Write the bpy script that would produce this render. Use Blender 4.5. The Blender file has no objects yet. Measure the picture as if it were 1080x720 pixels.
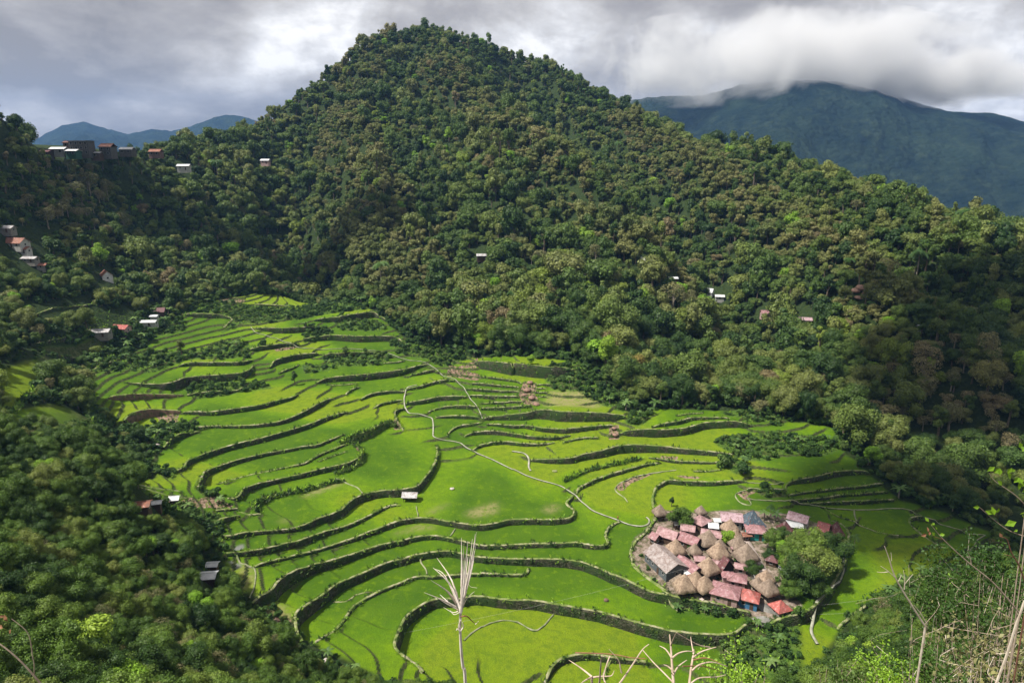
import bpy, bmesh, math, random
import numpy as np
from mathutils import Vector, Matrix

# ---------------------------------------------------------------- camera, world, sun
rad = math.radians
scene = bpy.context.scene
root_col = scene.collection
F = 720.0                      # focal length in pixels of a 1080 px wide frame
PITCH = rad(15.5)
CAMZ = 110.0
cam_d = bpy.data.cameras.new('camera'); cam = bpy.data.objects.new('camera', cam_d)
root_col.objects.link(cam); scene.camera = cam
cam.location = (0, 0, CAMZ); cam.rotation_euler = (rad(90) - PITCH, 0, 0)
cam_d.lens = 24; cam_d.sensor_width = 36; cam_d.clip_start = 0.1; cam_d.clip_end = 20000
scene.render.engine = 'CYCLES'; scene.cycles.volume_bounces = 3
SUN_EL, SUN_AZ = rad(58), rad(-106)        # azimuth measured from +Y towards +X
scene.view_settings.view_transform = 'Standard'; scene.view_settings.look = 'None'
scene.view_settings.gamma = 1.0; scene.view_settings.use_curve_mapping = False
scene.view_settings.exposure = 0.55
sd = bpy.data.lights.new('sun', 'SUN'); sd.energy = 4.8; sd.angle = rad(1.2); sd.color = (1.0, .95, .86)
sun = bpy.data.objects.new('sun', sd); root_col.objects.link(sun)
sdir = Vector((math.sin(SUN_AZ) * math.cos(SUN_EL), math.cos(SUN_AZ) * math.cos(SUN_EL), math.sin(SUN_EL)))
sun.rotation_euler = sdir.to_track_quat('Z', 'Y').to_euler(); sun.location = sdir * 500

def pdir(px, py):
    x = (px - 540) / F; v = (360 - py) / F
    return np.array([x, math.cos(PITCH) + v * math.sin(PITCH), -math.sin(PITCH) + v * math.cos(PITCH)])
def at_y(px, py, Y):
    d = pdir(px, py); p = d * (Y / d[1]); return (p[0], p[1], p[2] + CAMZ)
def at_z(px, py, z):
    d = pdir(px, py); t = (z - CAMZ) / d[2]; return (d[0] * t, d[1] * t, z)
def project(x, y, z):
    z = z - CAMZ; c, s = math.cos(PITCH), math.sin(PITCH)
    dep = y * c - z * s; up = y * s + z * c
    return 540 + F * x / dep, 360 - F * up / dep, dep

class NT:
    def __init__(s, tree): s.t = tree; s.n = tree.nodes; s.l = tree.links
    def add(s, typ, **kw):
        n = s.n.new(typ)
        for k, v in kw.items(): setattr(n, k, v)
        return n
    def inp(s, node, key, val):
        if isinstance(val, bpy.types.NodeSocket): s.l.new(val, node.inputs[key])
        elif val is not None: node.inputs[key].default_value = val
    def math(s, op, a, b=None, c=None):
        n = s.add('ShaderNodeMath', operation=op); s.inp(n, 0, a); s.inp(n, 1, b); s.inp(n, 2, c); return n.outputs[0]
    def vmath(s, op, a, b=None):
        n = s.add('ShaderNodeVectorMath', operation=op); s.inp(n, 0, a); s.inp(n, 1, b); return n.outputs[0]
    def noise(s, vec, scale, detail=4, rough=.5, dist=0.0):
        n = s.add('ShaderNodeTexNoise'); s.inp(n, 'Vector', vec); s.inp(n, 'Scale', scale); s.inp(n, 'Detail', detail)
        s.inp(n, 'Roughness', rough); s.inp(n, 'Distortion', dist); return n.outputs['Fac']
    def mix(s, f, a, b, blend='MIX'):
        n = s.add('ShaderNodeMix', data_type='RGBA', blend_type=blend); s.inp(n, 0, f)
        s.inp(n, 6, rgba(a)); s.inp(n, 7, rgba(b)); return n.outputs[2]
    def ramp(s, f, stops, interp='LINEAR'):
        n = s.add('ShaderNodeValToRGB'); n.color_ramp.interpolation = interp
        e = n.color_ramp.elements
        while len(e) < len(stops): e.new(0.5)
        for i, (p, c) in enumerate(stops):
            e[i].position = p; e[i].color = rgba(c)
        s.l.new(f, n.inputs[0]); return n.outputs[0]
    def mapr(s, f, a, b, c=0.0, d=1.0, smooth=False):
        n = s.add('ShaderNodeMapRange'); n.clamp = True
        if smooth: n.interpolation_type = 'SMOOTHSTEP'
        s.inp(n, 0, f); s.inp(n, 1, a); s.inp(n, 2, b); s.inp(n, 3, c); s.inp(n, 4, d); return n.outputs[0]
def rgba(c):
    if isinstance(c, bpy.types.NodeSocket) or c is None: return c
    if isinstance(c, (int, float)): return (c, c, c, 1)
    return (c[0], c[1], c[2], 1) if len(c) == 3 else c

# world: Nishita sky behind a broken overcast deck of clouds (all by direction)
world = bpy.data.worlds.new('World'); scene.world = world; world.use_nodes = True
T = NT(world.node_tree); T.n.clear()
out = T.add('ShaderNodeOutputWorld'); bg = T.add('ShaderNodeBackground'); bg.inputs['Strength'].default_value = .09
sky = T.add('ShaderNodeTexSky'); sky.sky_type = 'NISHITA'; sky.sun_disc = False
sky.sun_elevation = SUN_EL; sky.sun_rotation = SUN_AZ; sky.air_density = 1.2; sky.dust_density = 2.0
tc = T.add('ShaderNodeTexCoord').outputs['Generated']
sep = T.add('ShaderNodeSeparateXYZ'); T.l.new(tc, sep.inputs[0])
den = T.math('ADD', T.math('MAXIMUM', sep.outputs[2], 0.0), .30)
cmb = T.add('ShaderNodeCombineXYZ')
T.l.new(T.math('DIVIDE', sep.outputs[0], den), cmb.inputs[0]); T.l.new(T.math('DIVIDE', sep.outputs[1], den), cmb.inputs[1])
cv = cmb.outputs[0]
def blob(px, py, r, stretch=1.0):
    d = pdir(px, py); d = d / np.linalg.norm(d)
    dl = T.vmath('SUBTRACT', tc, tuple(d))
    dl = T.vmath('MULTIPLY', dl, (1 / stretch, 1 / stretch, 1.0))
    ln = T.add('ShaderNodeVectorMath', operation='LENGTH'); T.l.new(dl, ln.inputs[0])
    return T.mapr(ln.outputs['Value'], 0.0, r, 1.0, 0.0, True)
n1 = T.noise(cv, 2.3, 8, .58, .25); n2 = T.noise(T.vmath('ADD', cv, (3.1, 7.7, 1.0)), .75, 3, .5, .2)
n3 = T.noise(T.vmath('MULTIPLY', T.vmath('ADD', tc, (9.1, 2.7, 4.0)), (1, 1, 1.7)), 5.5, 7, .58, .15)
dens = T.math('ADD', T.math('MULTIPLY', n1, .50), T.math('MULTIPLY', n2, .35))
dens = T.math('ADD', dens, T.math('ADD', .175, T.math('MULTIPLY', T.math('SUBTRACT', n3, .5), .85)))
for (px, py, r, st, a) in [(245, 30, .17, 1.6, -.24), (300, 10, .12, 1.5, -.12), (560, 60, .10, 1.6, -.10), (1020, 60, .17, 1.6, -.13), (1075, 100, .10, 1.5, -.1), (330, 110, .1, 2, -.05),
                           (60, 50, .24, 2.2, .13), (200, 75, .17, 2.2, .12), (400, 30, .12, 2, .05), (750, 70, .28, 2.2, .03), (240, 0, .06, 1.8, .16), (900, 90, .15, 2, .04), (130, 125, .07, 3, -.07)]:
    dens = T.math('ADD', dens, T.math('MULTIPLY', T.math('MULTIPLY', blob(px, py, r, st), T.math('ADD', n1, .5)), a))
ccol = T.ramp(dens, [(.42, (9.2, 9.0, 8.8)), (.49, (6.6, 6.45, 6.35)), (.56, (5.1, 4.85, 4.65)), (.64, (3.9, 3.65, 3.5)), (.78, (2.7, 2.5, 2.4))])
wc = T.mix(.97, sky.outputs[0], ccol)
T.l.new(wc, bg.inputs[0]); T.l.new(bg.outputs[0], out.inputs[0])

# ---------------------------------------------------------------- helpers
def finish_mesh(me, smooth=False):
    if smooth: me.polygons.foreach_set('use_smooth', np.ones(len(me.polygons), dtype=bool))
    me.update()
def np_mesh(name, co, faces, smooth=False, mats=(), mat_idx=None):
    """faces: (n,k) int array, all the same k"""
    me = bpy.data.meshes.new(name); co = np.asarray(co, dtype=np.float32); faces = np.asarray(faces, dtype=np.int32)
    n, k = faces.shape
    me.vertices.add(len(co)); me.vertices.foreach_set('co', co.ravel())
    me.loops.add(n * k); me.loops.foreach_set('vertex_index', faces.ravel())
    me.polygons.add(n); me.polygons.foreach_set('loop_start', np.arange(0, n * k, k, dtype=np.int32))
    for m in mats: me.materials.append(m)
    if mat_idx is not None: me.polygons.foreach_set('material_index', np.asarray(mat_idx, dtype=np.int32))
    me.update(calc_edges=True); finish_mesh(me, smooth); me.validate(); return me
def link(name, data, parent=None, loc=None, rot=None):
    o = bpy.data.objects.new(name, data); root_col.objects.link(o)
    if parent: o.parent = parent
    if loc is not None: o.location = loc
    if rot is not None: o.rotation_euler = rot
    return o
def tag(o, label=None, cat=None, group=None, kind=None):
    for k, v in (('label', label), ('category', cat), ('group', group), ('kind', kind)):
        if v: o[k] = v
    return o
def thing(name, label, cat, loc, rz=0, group=None):
    return tag(link(name, None, None, loc, (0, 0, rz)), label, cat, group)

class MB:
    """collects polygons with material slots, builds one mesh"""
    def __init__(s): s.v = []; s.f = []; s.mi = []; s.mats = []
    def slot(s, m):
        if m not in s.mats: s.mats.append(m)
        return s.mats.index(m)
    def poly(s, pts, faces, m):
        b = len(s.v); s.v += [tuple(p) for p in pts]
        for f in faces: s.f.append([b + i for i in f]); s.mi.append(s.slot(m))
    def box(s, c, d, m, rz=0):
        cx, cy, cz = c; hx, hy, hz = d[0] / 2, d[1] / 2, d[2] / 2; cs, sn = math.cos(rz), math.sin(rz)
        P = []
        for z in (-hz, hz):
            for x, y in ((-hx, -hy), (hx, -hy), (hx, hy), (-hx, hy)):
                P.append((cx + x * cs - y * sn, cy + x * sn + y * cs, cz + z))
        s.poly(P, [(3, 2, 1, 0), (4, 5, 6, 7), (0, 1, 5, 4), (1, 2, 6, 5), (2, 3, 7, 6), (3, 0, 4, 7)], m)
    def tube(s, pts, r, m, n=6):
        """r: list of radii or number"""
        pts = [Vector(p) for p in pts]
        if not hasattr(r, '__len__'): r = [r] * len(pts)
        P = []; 
        for i, p in enumerate(pts):
            a = pts[max(i - 1, 0)]; b = pts[min(i + 1, len(pts) - 1)]; t = (b - a).normalized()
            u = t.cross(Vector((.3, .9, .1))).normalized(); w = t.cross(u)
            for k in range(n):
                an = 2 * math.pi * k / n; P.append(p + (u * math.cos(an) + w * math.sin(an)) * r[i])
        Fc = []
        for i in range(len(pts) - 1):
            for k in range(n):
                k2 = (k + 1) % n; Fc.append((i * n + k, i * n + k2, (i + 1) * n + k2, (i + 1) * n + k))
        Fc.append(tuple(range(n - 1, -1, -1))); Fc.append(tuple((len(pts) - 1) * n + k for k in range(n)))
        s.poly(P, Fc, m)
    def mesh(s, name, smooth=False):
        me = bpy.data.meshes.new(name); me.from_pydata(s.v, [], s.f)
        for m in s.mats: me.materials.append(m)
        me.polygons.foreach_set('material_index', s.mi); finish_mesh(me, smooth); return me
    def build(s, name, parent=None, loc=None, rot=None, smooth=False):
        return link(name, s.mesh(name, smooth), parent, loc, rot)

# ---------------------------------------------------------------- materials
def new_mat(name):
    m = bpy.data.materials.new(name); m.use_nodes = True; t = NT(m.node_tree); t.n.clear()
    o = t.add('ShaderNodeOutputMaterial'); b = t.add('ShaderNodeBsdfPrincipled'); t.l.new(b.outputs[0], o.inputs[0])
    b.inputs['Specular IOR Level'].default_value = .25
    return m, t, b, o
def simple(name, col, col2=None, scale=1.5, rough=.8, bump=.0, stripe=None, metal=0, bscale=8):
    m, t, b, o = new_mat(name)
    tc = t.add('ShaderNodeTexCoord').outputs['Object']
    n = t.noise(tc, scale, 5, .6)
    c = t.mix(t.mapr(n, .35, .65), col, col2 if col2 else tuple(x * .75 for x in col))
    if stripe and 'white' not in name:
        rn = t.noise(t.add('ShaderNodeNewGeometry').outputs['Position'], 1.1, 6, .75); c = t.mix(t.mapr(rn, .48, .60, 0, .7), c, (.17, .105, .085)); c = t.mix(t.mapr(rn, .46, .34, 0, .6), c, (.50, .45, .43))
    if stripe:                                     # corrugation ribs across the roof
        w = t.add('ShaderNodeTexWave', wave_type='BANDS', bands_direction=stripe); t.l.new(tc, w.inputs[0]); w.inputs['Scale'].default_value = 2.2
        bp = t.add('ShaderNodeBump'); bp.inputs['Strength'].default_value = .5; bp.inputs['Distance'].default_value = .05
        t.l.new(w.outputs['Fac'], bp.inputs['Height']); t.l.new(bp.outputs[0], b.inputs['Normal'])
    elif bump:
        bp = t.add('ShaderNodeBump'); bp.inputs['Strength'].default_value = 1; bp.inputs['Distance'].default_value = bump
        t.l.new(t.noise(tc, bscale, 4, .6), bp.inputs['Height']); t.l.new(bp.outputs[0], b.inputs['Normal'])
    t.l.new(c, b.inputs['Base Color']); b.inputs['Roughness'].default_value = rough; b.inputs['Metallic'].default_value = metal
    return m

def leaf_mat(name, stops, sat=1.0, patch=.035, transl=.25, br=1.0):
    """foliage colour: differs from tree to tree (random + patches of the hillside) and a little inside the crown"""
    m, t, b, o = new_mat(name)
    oi = t.add('ShaderNodeObjectInfo'); geo = t.add('ShaderNodeNewGeometry')
    n = t.noise(oi.outputs['Location'], patch, 3, .5)
    f = t.math('ADD', t.math('MULTIPLY', oi.outputs['Random'], .78), t.math('MULTIPLY', t.math('SUBTRACT', n, .5), 1.5))
    f = t.math('ADD', f, .11)
    col = t.ramp(f, stops)
    n2 = t.noise(geo.outputs['Position'], 1.1, 3, .6)
    col = t.mix(t.mapr(n2, .3, .7, .0, .55), col, t.mix(1.0, col, (1.5, 1.4, .9), 'MULTIPLY'))
    rnd = t.add('ShaderNodeAttribute', attribute_name='leaf_tone')
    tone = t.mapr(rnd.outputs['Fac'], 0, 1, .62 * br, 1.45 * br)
    cc = t.vmath('MULTIPLY', col, None); vm = t.n[-1]; 
    cx = t.add('ShaderNodeCombineXYZ'); 
    for i in range(3): t.l.new(tone, cx.inputs[i])
    t.l.new(cx.outputs[0], vm.inputs[1])
    t.l.new(cc, b.inputs['Base Color']); b.inputs['Roughness'].default_value = .55
    b.inputs['Specular IOR Level'].default_value = .3
    tr = t.add('ShaderNodeBsdfTranslucent'); t.l.new(cc, tr.inputs[0])
    mx = t.add('ShaderNodeMixShader'); mx.inputs[0].default_value = transl
    t.l.new(b.outputs[0], mx.inputs[1]); t.l.new(tr.outputs[0], mx.inputs[2]); t.l.new(mx.outputs[0], o.inputs[0])
    return m
M = {}
M['leaf'] = leaf_mat('forest_leaves', [(0, (.026, .060, .014)), (.25, (.052, .100, .020)), (.5, (.085, .140, .028)), (.68, (.125, .170, .040)), (.84, (.165, .185, .065)), (.96, (.16, .23, .030)), (1, (.19, .16, .085))])
M['leaf_near'] = leaf_mat('thicket_leaves', [(0, (.022, .055, .010)), (.3, (.044, .090, .014)), (.55, (.075, .140, .020)), (.8, (.12, .19, .03)), (1, (.16, .20, .05))], patch=.07)
M['leaf_bright'] = leaf_mat('bright_leaves', [(0, (.15, .29, .025)), (.5, (.18, .33, .03)), (1, (.23, .34, .04))], patch=.05)
M['leaf_light'] = leaf_mat('light_ridge_leaves', [(0, (.09, .13, .035)), (.5, (.15, .17, .055)), (1, (.21, .20, .09))], patch=.05)
M['leaf_yellow'] = leaf_mat('yellowish_leaves', [(0, (.14, .16, .03)), (.5, (.20, .20, .035)), (1, (.22, .17, .05))], patch=.05)
M['leaf_pale'] = leaf_mat('pale_dry_leaves', [(0, (.14, .15, .07)), (.5, (.18, .18, .085)), (1, (.22, .19, .11))], patch=.05)
M['leaf_shrub'] = leaf_mat('shrub_leaves', [(0, (.022, .058, .012)), (.4, (.042, .095, .018)), (.75, (.068, .135, .025)), (1, (.10, .16, .04))], patch=.06)
M['frond'] = leaf_mat('broad_frond_leaves', [(0, (.05, .10, .03)), (.5, (.08, .15, .04)), (1, (.12, .19, .06))], patch=.06)
M['bark'] = simple('bark', (.10, .075, .05), (.17, .14, .11), 2.0, .9, .05)
M['bark_pale'] = simple('pale_bark', (.30, .26, .21), (.20, .17, .13), 3.0, .9, .03)
# ---------------------------------------------------------------- terrain: macro shape from surveyed control points
rng = np.random.default_rng(7)
random.seed(5)
def vnoise(x, y, s, seed):
    """value noise, smooth, numpy"""
    r = np.random.default_rng(seed); tab = r.random((256, 256))
    u = np.asarray(x) / s + 1000.5; v = np.asarray(y) / s + 1000.5
    i = np.floor(u).astype(int); j = np.floor(v).astype(int); fu = u - i; fv = v - j
    fu = fu * fu * (3 - 2 * fu); fv = fv * fv * (3 - 2 * fv)
    g = lambda a, b: tab[a % 256, b % 256]
    return (g(i, j) * (1 - fu) + g(i + 1, j) * fu) * (1 - fv) + (g(i, j + 1) * (1 - fu) + g(i + 1, j + 1) * fu) * fv
def fbm(x, y, s, seed, o=4):
    t = 0; a = 1; w = 0
    for k in range(o):
        t = t + a * (vnoise(x, y, s, seed + k) - .5); w += a; a *= .5; s = s / 2.03
    return t / w * 2
# terrace and valley floor points: pixel x, pixel y, height in metres
TERR = [(630,570,0),(700,640,-3.0),(620,625,-3.0),(760,655,-3.2),(580,665,-5),(500,700,-5),(650,690,-6.5),(450,660,-5.2),(430,610,-2.2),(540,620,-3),(540,583,0),(540,597,-1.5),
 (540,565,1.3),(540,520,2.5),(500,500,2.8),(600,520,2.4),(400,500,5.6),(440,460,5.8),(330,520,6.2),(370,535,4.6),(300,580,3.8),(350,590,1.6),(300,620,.2),(350,620,-.8),(380,640,-2.6),(350,670,-3.4),(400,690,-4.8),
 (480,425,8.3),(455,405,9.4),(500,410,10),(480,398,11),(430,392,12.4),(400,385,13.6),(430,370,17),(380,355,20),(370,335,23.5),(330,315,29),(290,308,32),(250,312,33),
 (530,395,17.5),(545,383,20.5),(600,386,20),(500,440,7.4),(530,425,10.4),(530,450,6.4),(570,450,8.2),(600,440,10.4),(620,425,13),(600,475,5.6),(650,470,5.4),(600,500,3.4),(700,495,2.9),(640,515,1.9),(690,512,1.2),(750,520,1.0),(650,545,.7),
 (700,470,5.0),(760,462,5.2),(730,440,8.5),(780,440,9.2),(850,452,7.2),(880,465,6),(820,470,5.2),(850,492,3.8),(800,500,3.2),(900,505,2.4),(930,512,2.2),(870,540,0),(930,600,-.2),(880,640,-.3),(950,560,0),(1000,555,-.3),(1035,560,-.8),(790,515,.9),
 (750,590,1.3),(700,575,1.2),(800,560,1.2),(800,620,.4),(850,600,1.0),(885,580,1.0),(860,640,0),
 (200,350,25),(180,380,21.5),(250,345,25),(140,420,15.5),(170,415,16.5),(170,440,13.3),(210,430,14),(250,430,13.6),(300,415,15.2),(330,395,16),(330,365,20),(300,365,20.5),(200,480,9.6),(240,465,11),(300,450,12),(350,430,12.6),(250,500,8.8),(280,480,9.8),(260,540,6),(240,530,6.6),(300,540,6.2),(260,590,2.6),(250,620,.4),(270,640,-.6),
 (180,545,8.5),(200,560,6.5),(160,525,10),(215,610,3),
 (950,620,-4.5),(970,640,-6.5),(900,690,-9),(840,700,-6),(780,700,-6),(1000,620,-5)]
TP = np.array([at_z(*p) for p in TERR])
# every other slope: pixel x, pixel y, distance Y
SLOPE = [ # skyline of the main mountain (ground under the crowns)
 (150,172,470),(180,160,540),(215,152,600),(250,142,640),(300,104,670),(350,74,710),(400,50,750),(445,38,780),(500,46,790),(560,64,770),(600,84,740),(650,120,690),(700,157,640),(740,166,590),(780,168,560),(850,200,490),(900,224,450),(950,246,420),(1000,262,395),(1080,282,370),(1180,300,350),
 # face
 (445,110,640),(480,100,655),(520,130,600),(560,170,525),(600,205,480),(640,235,440),(680,290,385),(545,90,730),(580,125,670),(620,165,600),(660,205,530),(710,250,470),(760,300,405),(800,360,345),
 (430,200,490),(430,260,430),(440,310,392),(500,250,430),(500,300,385),(520,350,340),(560,330,340),(600,300,360),(640,350,318),(680,400,292),(350,120,660),(350,180,545),(330,240,500),(340,290,430),(280,160,600),(260,220,520),(270,270,455),(200,200,500),(220,250,470),(230,290,415),(160,230,440),
 (700,190,570),(760,215,500),(820,250,440),(870,280,400),(900,320,360),(950,370,315),(1000,400,290),(1060,440,262),(850,340,345),(850,400,295),(880,430,272),(900,450,262),(940,480,245),(780,400,300),(740,410,290),(980,520,222),(1020,530,215),(1080,520,225),(1080,400,285),(1080,340,320),(960,310,375),(1020,310,365),(750,360,335),(720,330,350),
 # left slope, pass with the hamlet
 (0,100,385),(30,125,395),(62,150,405),(90,162,425),(120,166,445),(30,160,400),(0,170,385),(60,175,410),(100,185,430),(-60,60,360),(-60,170,360),(60,210,395),(120,220,425),(50,250,345),(100,260,370),(150,275,395),(20,300,292),(60,325,285),(110,300,335),(150,310,350),(180,300,390),(100,340,295),(150,340,315),(40,380,238),(80,370,262),(60,410,216),(40,440,192),(-60,300,270),(-60,420,180),(95,400,240),
 # near left spur
 (60,470,160),(100,458,172),(140,478,163),(165,505,155),(180,530,148),(210,575,142),(235,615,134),(270,650,126),(310,685,116),(350,712,110),(0,460,150),(0,600,92),(100,600,108),(160,650,100),(0,720,62),(150,720,74),(250,720,92),(-80,600,80),(400,735,100),(200,680,98),
 # near right spur
 (870,715,96),(905,668,106),(960,615,116),(1010,585,122),(1080,556,128),(1000,700,84),(1080,640,98),(1160,560,120),(950,720,84),(820,735,92)]
SP = np.array([at_y(*p) for p in SLOPE])
WORLDPTS = [(0,0,108.2),(-6,0,108.3),(6,0,108),(0,-25,112),(-30,-5,110),(30,-5,108),(0,3,106.2),(0,12,94),(12,10,96),(-12,10,97),(0,30,72),(0,60,42),(0,90,12),(-25,60,46),(25,60,42),(0,108,-6),(30,108,-8),(60,108,-4),(-30,100,6),(-60,60,54),(60,60,44),(60,30,74),(-60,25,84),(25,30,74),(-25,30,76),
 (110,140,-9),(130,165,-9),(160,170,-12),(190,190,-14),(250,200,-20),(80,125,-8),(95,118,8),(60,120,-8),(30,122,-7.5),
 (0,-120,130),(200,-100,110),(-200,-100,140),(-250,80,110),(-350,200,130),(300,60,60),(400,200,20),(-500,350,190),(-600,0,200),(600,0,60),
 (-300,640,60),(-200,800,60),(-100,900,110),(0,930,130),(100,950,110),(250,850,60),(300,740,50),(400,650,20),(500,560,-20),(500,420,-20),(600,300,-40),(700,600,-90),(500,900,-90),(0,1150,-20),(-500,1000,20),(-450,550,90),(-700,700,80),(900,1100,-120),(800,200,-60),(-800,1200,0),(300,1200,-100),(-900,200,220),(1000,0,-60)]
WP = np.array(WORLDPTS, dtype=float)
class Linrbf:
    def __init__(s, P, smooth=.5):
        s.c = P[:, :2]; n = len(P); d = np.linalg.norm(s.c[:, None] - s.c[None], axis=2)
        A = np.zeros((n + 3, n + 3)); A[:n, :n] = -d; A[:n, :n] += np.eye(n) * smooth
        Q = np.c_[np.ones(n), s.c / 500]; A[:n, n:] = Q; A[n:, :n] = Q.T
        s.w = np.linalg.solve(A, np.r_[P[:, 2], 0, 0, 0])
    def __call__(s, x, y):
        x = np.asarray(x, float).ravel(); y = np.asarray(y, float).ravel(); o = np.empty(len(x)); n = len(s.c)
        for a in range(0, len(x), 20000):
            xx = x[a:a + 20000]; yy = y[a:a + 20000]
            d = np.hypot(xx[:, None] - s.c[None, :, 0], yy[:, None] - s.c[None, :, 1])
            o[a:a + 20000] = -d @ s.w[:n] + s.w[n] + s.w[n + 1] * xx / 500 + s.w[n + 2] * yy / 500
        return o
def smooth2(a, n):
    for _ in range(n):
        p = np.pad(a, 1, mode='edge'); a = (p[:-2, 1:-1] + p[2:, 1:-1] + 2 * p[1:-1, 1:-1]) / 4
        p = np.pad(a, 1, mode='edge'); a = (p[1:-1, :-2] + p[1:-1, 2:] + 2 * p[1:-1, 1:-1]) / 4
    return a
class Field:
    def __init__(s, x0, y0, st, a): s.x0, s.y0, s.st, s.a = x0, y0, st, a
    def __call__(s, x, y):
        x = np.asarray(x, float); y = np.asarray(y, float)
        u = np.clip((x - s.x0) / s.st, 0, s.a.shape[1] - 1.001); v = np.clip((y - s.y0) / s.st, 0, s.a.shape[0] - 1.001)
        i = u.astype(int); j = v.astype(int); fu = u - i; fv = v - j; a = s.a
        return (a[j, i] * (1 - fu) + a[j, i + 1] * fu) * (1 - fv) + (a[j + 1, i] * (1 - fu) + a[j + 1, i + 1] * fu) * fv
CS = 4.0
cx = np.arange(-1000, 1101, CS); cy = np.arange(-140, 1241, CS); CX, CY = np.meshgrid(cx, cy)
MT = Field(cx[0], cy[0], CS, smooth2(Linrbf(TP, 2.0)(CX, CY).reshape(CX.shape), 5))
Hg = Linrbf(np.r_[SP, WP, TP], .3)(CX, CY).reshape(CX.shape)
nearcam = np.exp(-(np.hypot(CX, CY) / 40) ** 2)
Hg = smooth2(Hg, 4) * (1 - nearcam) + Hg * nearcam
mt_amt = np.clip((CY - 330 - .15 * np.abs(CX)) / 120, 0, 1)
rk = sorted((p[0] / p[1], p[1]) for p in SP[:21]); RY = np.interp(CX / np.maximum(CY, 60), [q[0] for q in rk], [q[1] for q in rk])
mt_amt = mt_amt * np.clip((RY - CY) / 130, .06, 1)
rid = fbm(CX * .85 + CY * .2, CY * .33, 62, 11, 3); Hg = Hg + mt_amt * (17 * (.35 - np.abs(rid) * 2.0) + 5 * fbm(CX, CY, 28, 15, 3))   # spurs and gullies down the slope
def ridge_line(pts, amp, wid):
    global Hg
    L = np.array([at_y(*p)[:2] for p in pts]); D = np.full(CX.shape, 1e9)
    for a, b in zip(L[:-1], L[1:]):
        d_ = b - a; t_ = np.clip(((CX - a[0]) * d_[0] + (CY - a[1]) * d_[1]) / (d_ @ d_), 0, 1); D = np.minimum(D, np.hypot(CX - a[0] - t_ * d_[0], CY - a[1] - t_ * d_[1]))
    Hg = Hg + amp * np.exp(-(D / wid) ** 2); return D
SPUR = ridge_line([(470,95,665),(520,130,600),(560,170,530),(610,205,475),(650,245,430),(690,290,385)], 17, 26)
ridge_line([(545,88,740),(585,125,670),(635,175,590),(690,235,490),(745,300,405),(790,350,350)], -22, 26)
SPUR = np.minimum(SPUR, ridge_line([(670,140,660),(760,205,510),(840,255,435),(920,320,365),(990,390,300),(1050,440,265)], 13, 24))
ridge_line([(300,115,650),(310,190,530),(325,260,460),(345,300,405)], -16, 26)
ridge_line([(850,212,470),(900,262,415),(960,310,370),(1020,350,335)], -10, 20)
SPUR = np.minimum(SPUR, ridge_line([(395,70,720),(360,140,620),(390,220,490),(430,290,405)], 10, 24))
MH = Field(cx[0], cy[0], CS, Hg); SPURF = Field(cx[0], cy[0], CS, SPUR)
def hit(field, px, py, y0=40, y1=1100, off=0.0):
    Y = np.arange(y0, y1, .5); d = pdir(px, py); X = Y * d[0] / d[1]; Z = CAMZ + Y * d[2] / d[1]
    g = Z - field(X, Y) - off; k = np.nonzero(g < 0)[0]
    if len(k) == 0: return None
    k = max(int(k[0]), 1); t = g[k - 1] / (g[k - 1] - g[k] + 1e-9); yy = Y[k - 1] + .5 * t
    return (yy * d[0] / d[1], yy, CAMZ + yy * d[2] / d[1])
def inpoly(x, y, P):
    x = np.asarray(x); y = np.asarray(y); r = np.zeros(x.shape, bool); n = len(P); j = n - 1
    for i in range(n):
        xi, yi = P[i][0], P[i][1]; xj, yj = P[j][0], P[j][1]
        if yi != yj:
            c = ((yi > y) != (yj > y)) & (x < (xj - xi) * (y - yi) / (yj - yi) + xi); r ^= c
        j = i
    return r
def tpoly(pts, o=None, s=4.5, field=None):
    """pixel polygon laid on the terrace slope, in world metres"""
    f = field or MT; res = []
    for p in pts:
        q = p if o is None else (o[0] + p[0] / s, o[1] + p[1] / s)
        h = hit(f, q[0], q[1], 90)
        if h: res.append(h[:2])
    return res
TERRPOLY = tpoly([(95,440),(98,400),(150,378),(185,338),(222,316),(300,300),(348,306),(400,332),(425,356),(470,372),(500,378),(560,377),(610,382),(640,415),(662,436),(700,430),(780,430),(800,437),(880,443),(888,470),(908,485),(948,520),(1000,533),(1048,553),(1048,575),(1000,600),(975,604),(925,628),(888,660),(868,695),(850,745),(700,760),(560,760),(420,745),(340,705),(300,668),(258,655),(236,612),(205,590),(150,560),(130,542),(168,520),(150,480),(112,458)])

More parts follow.
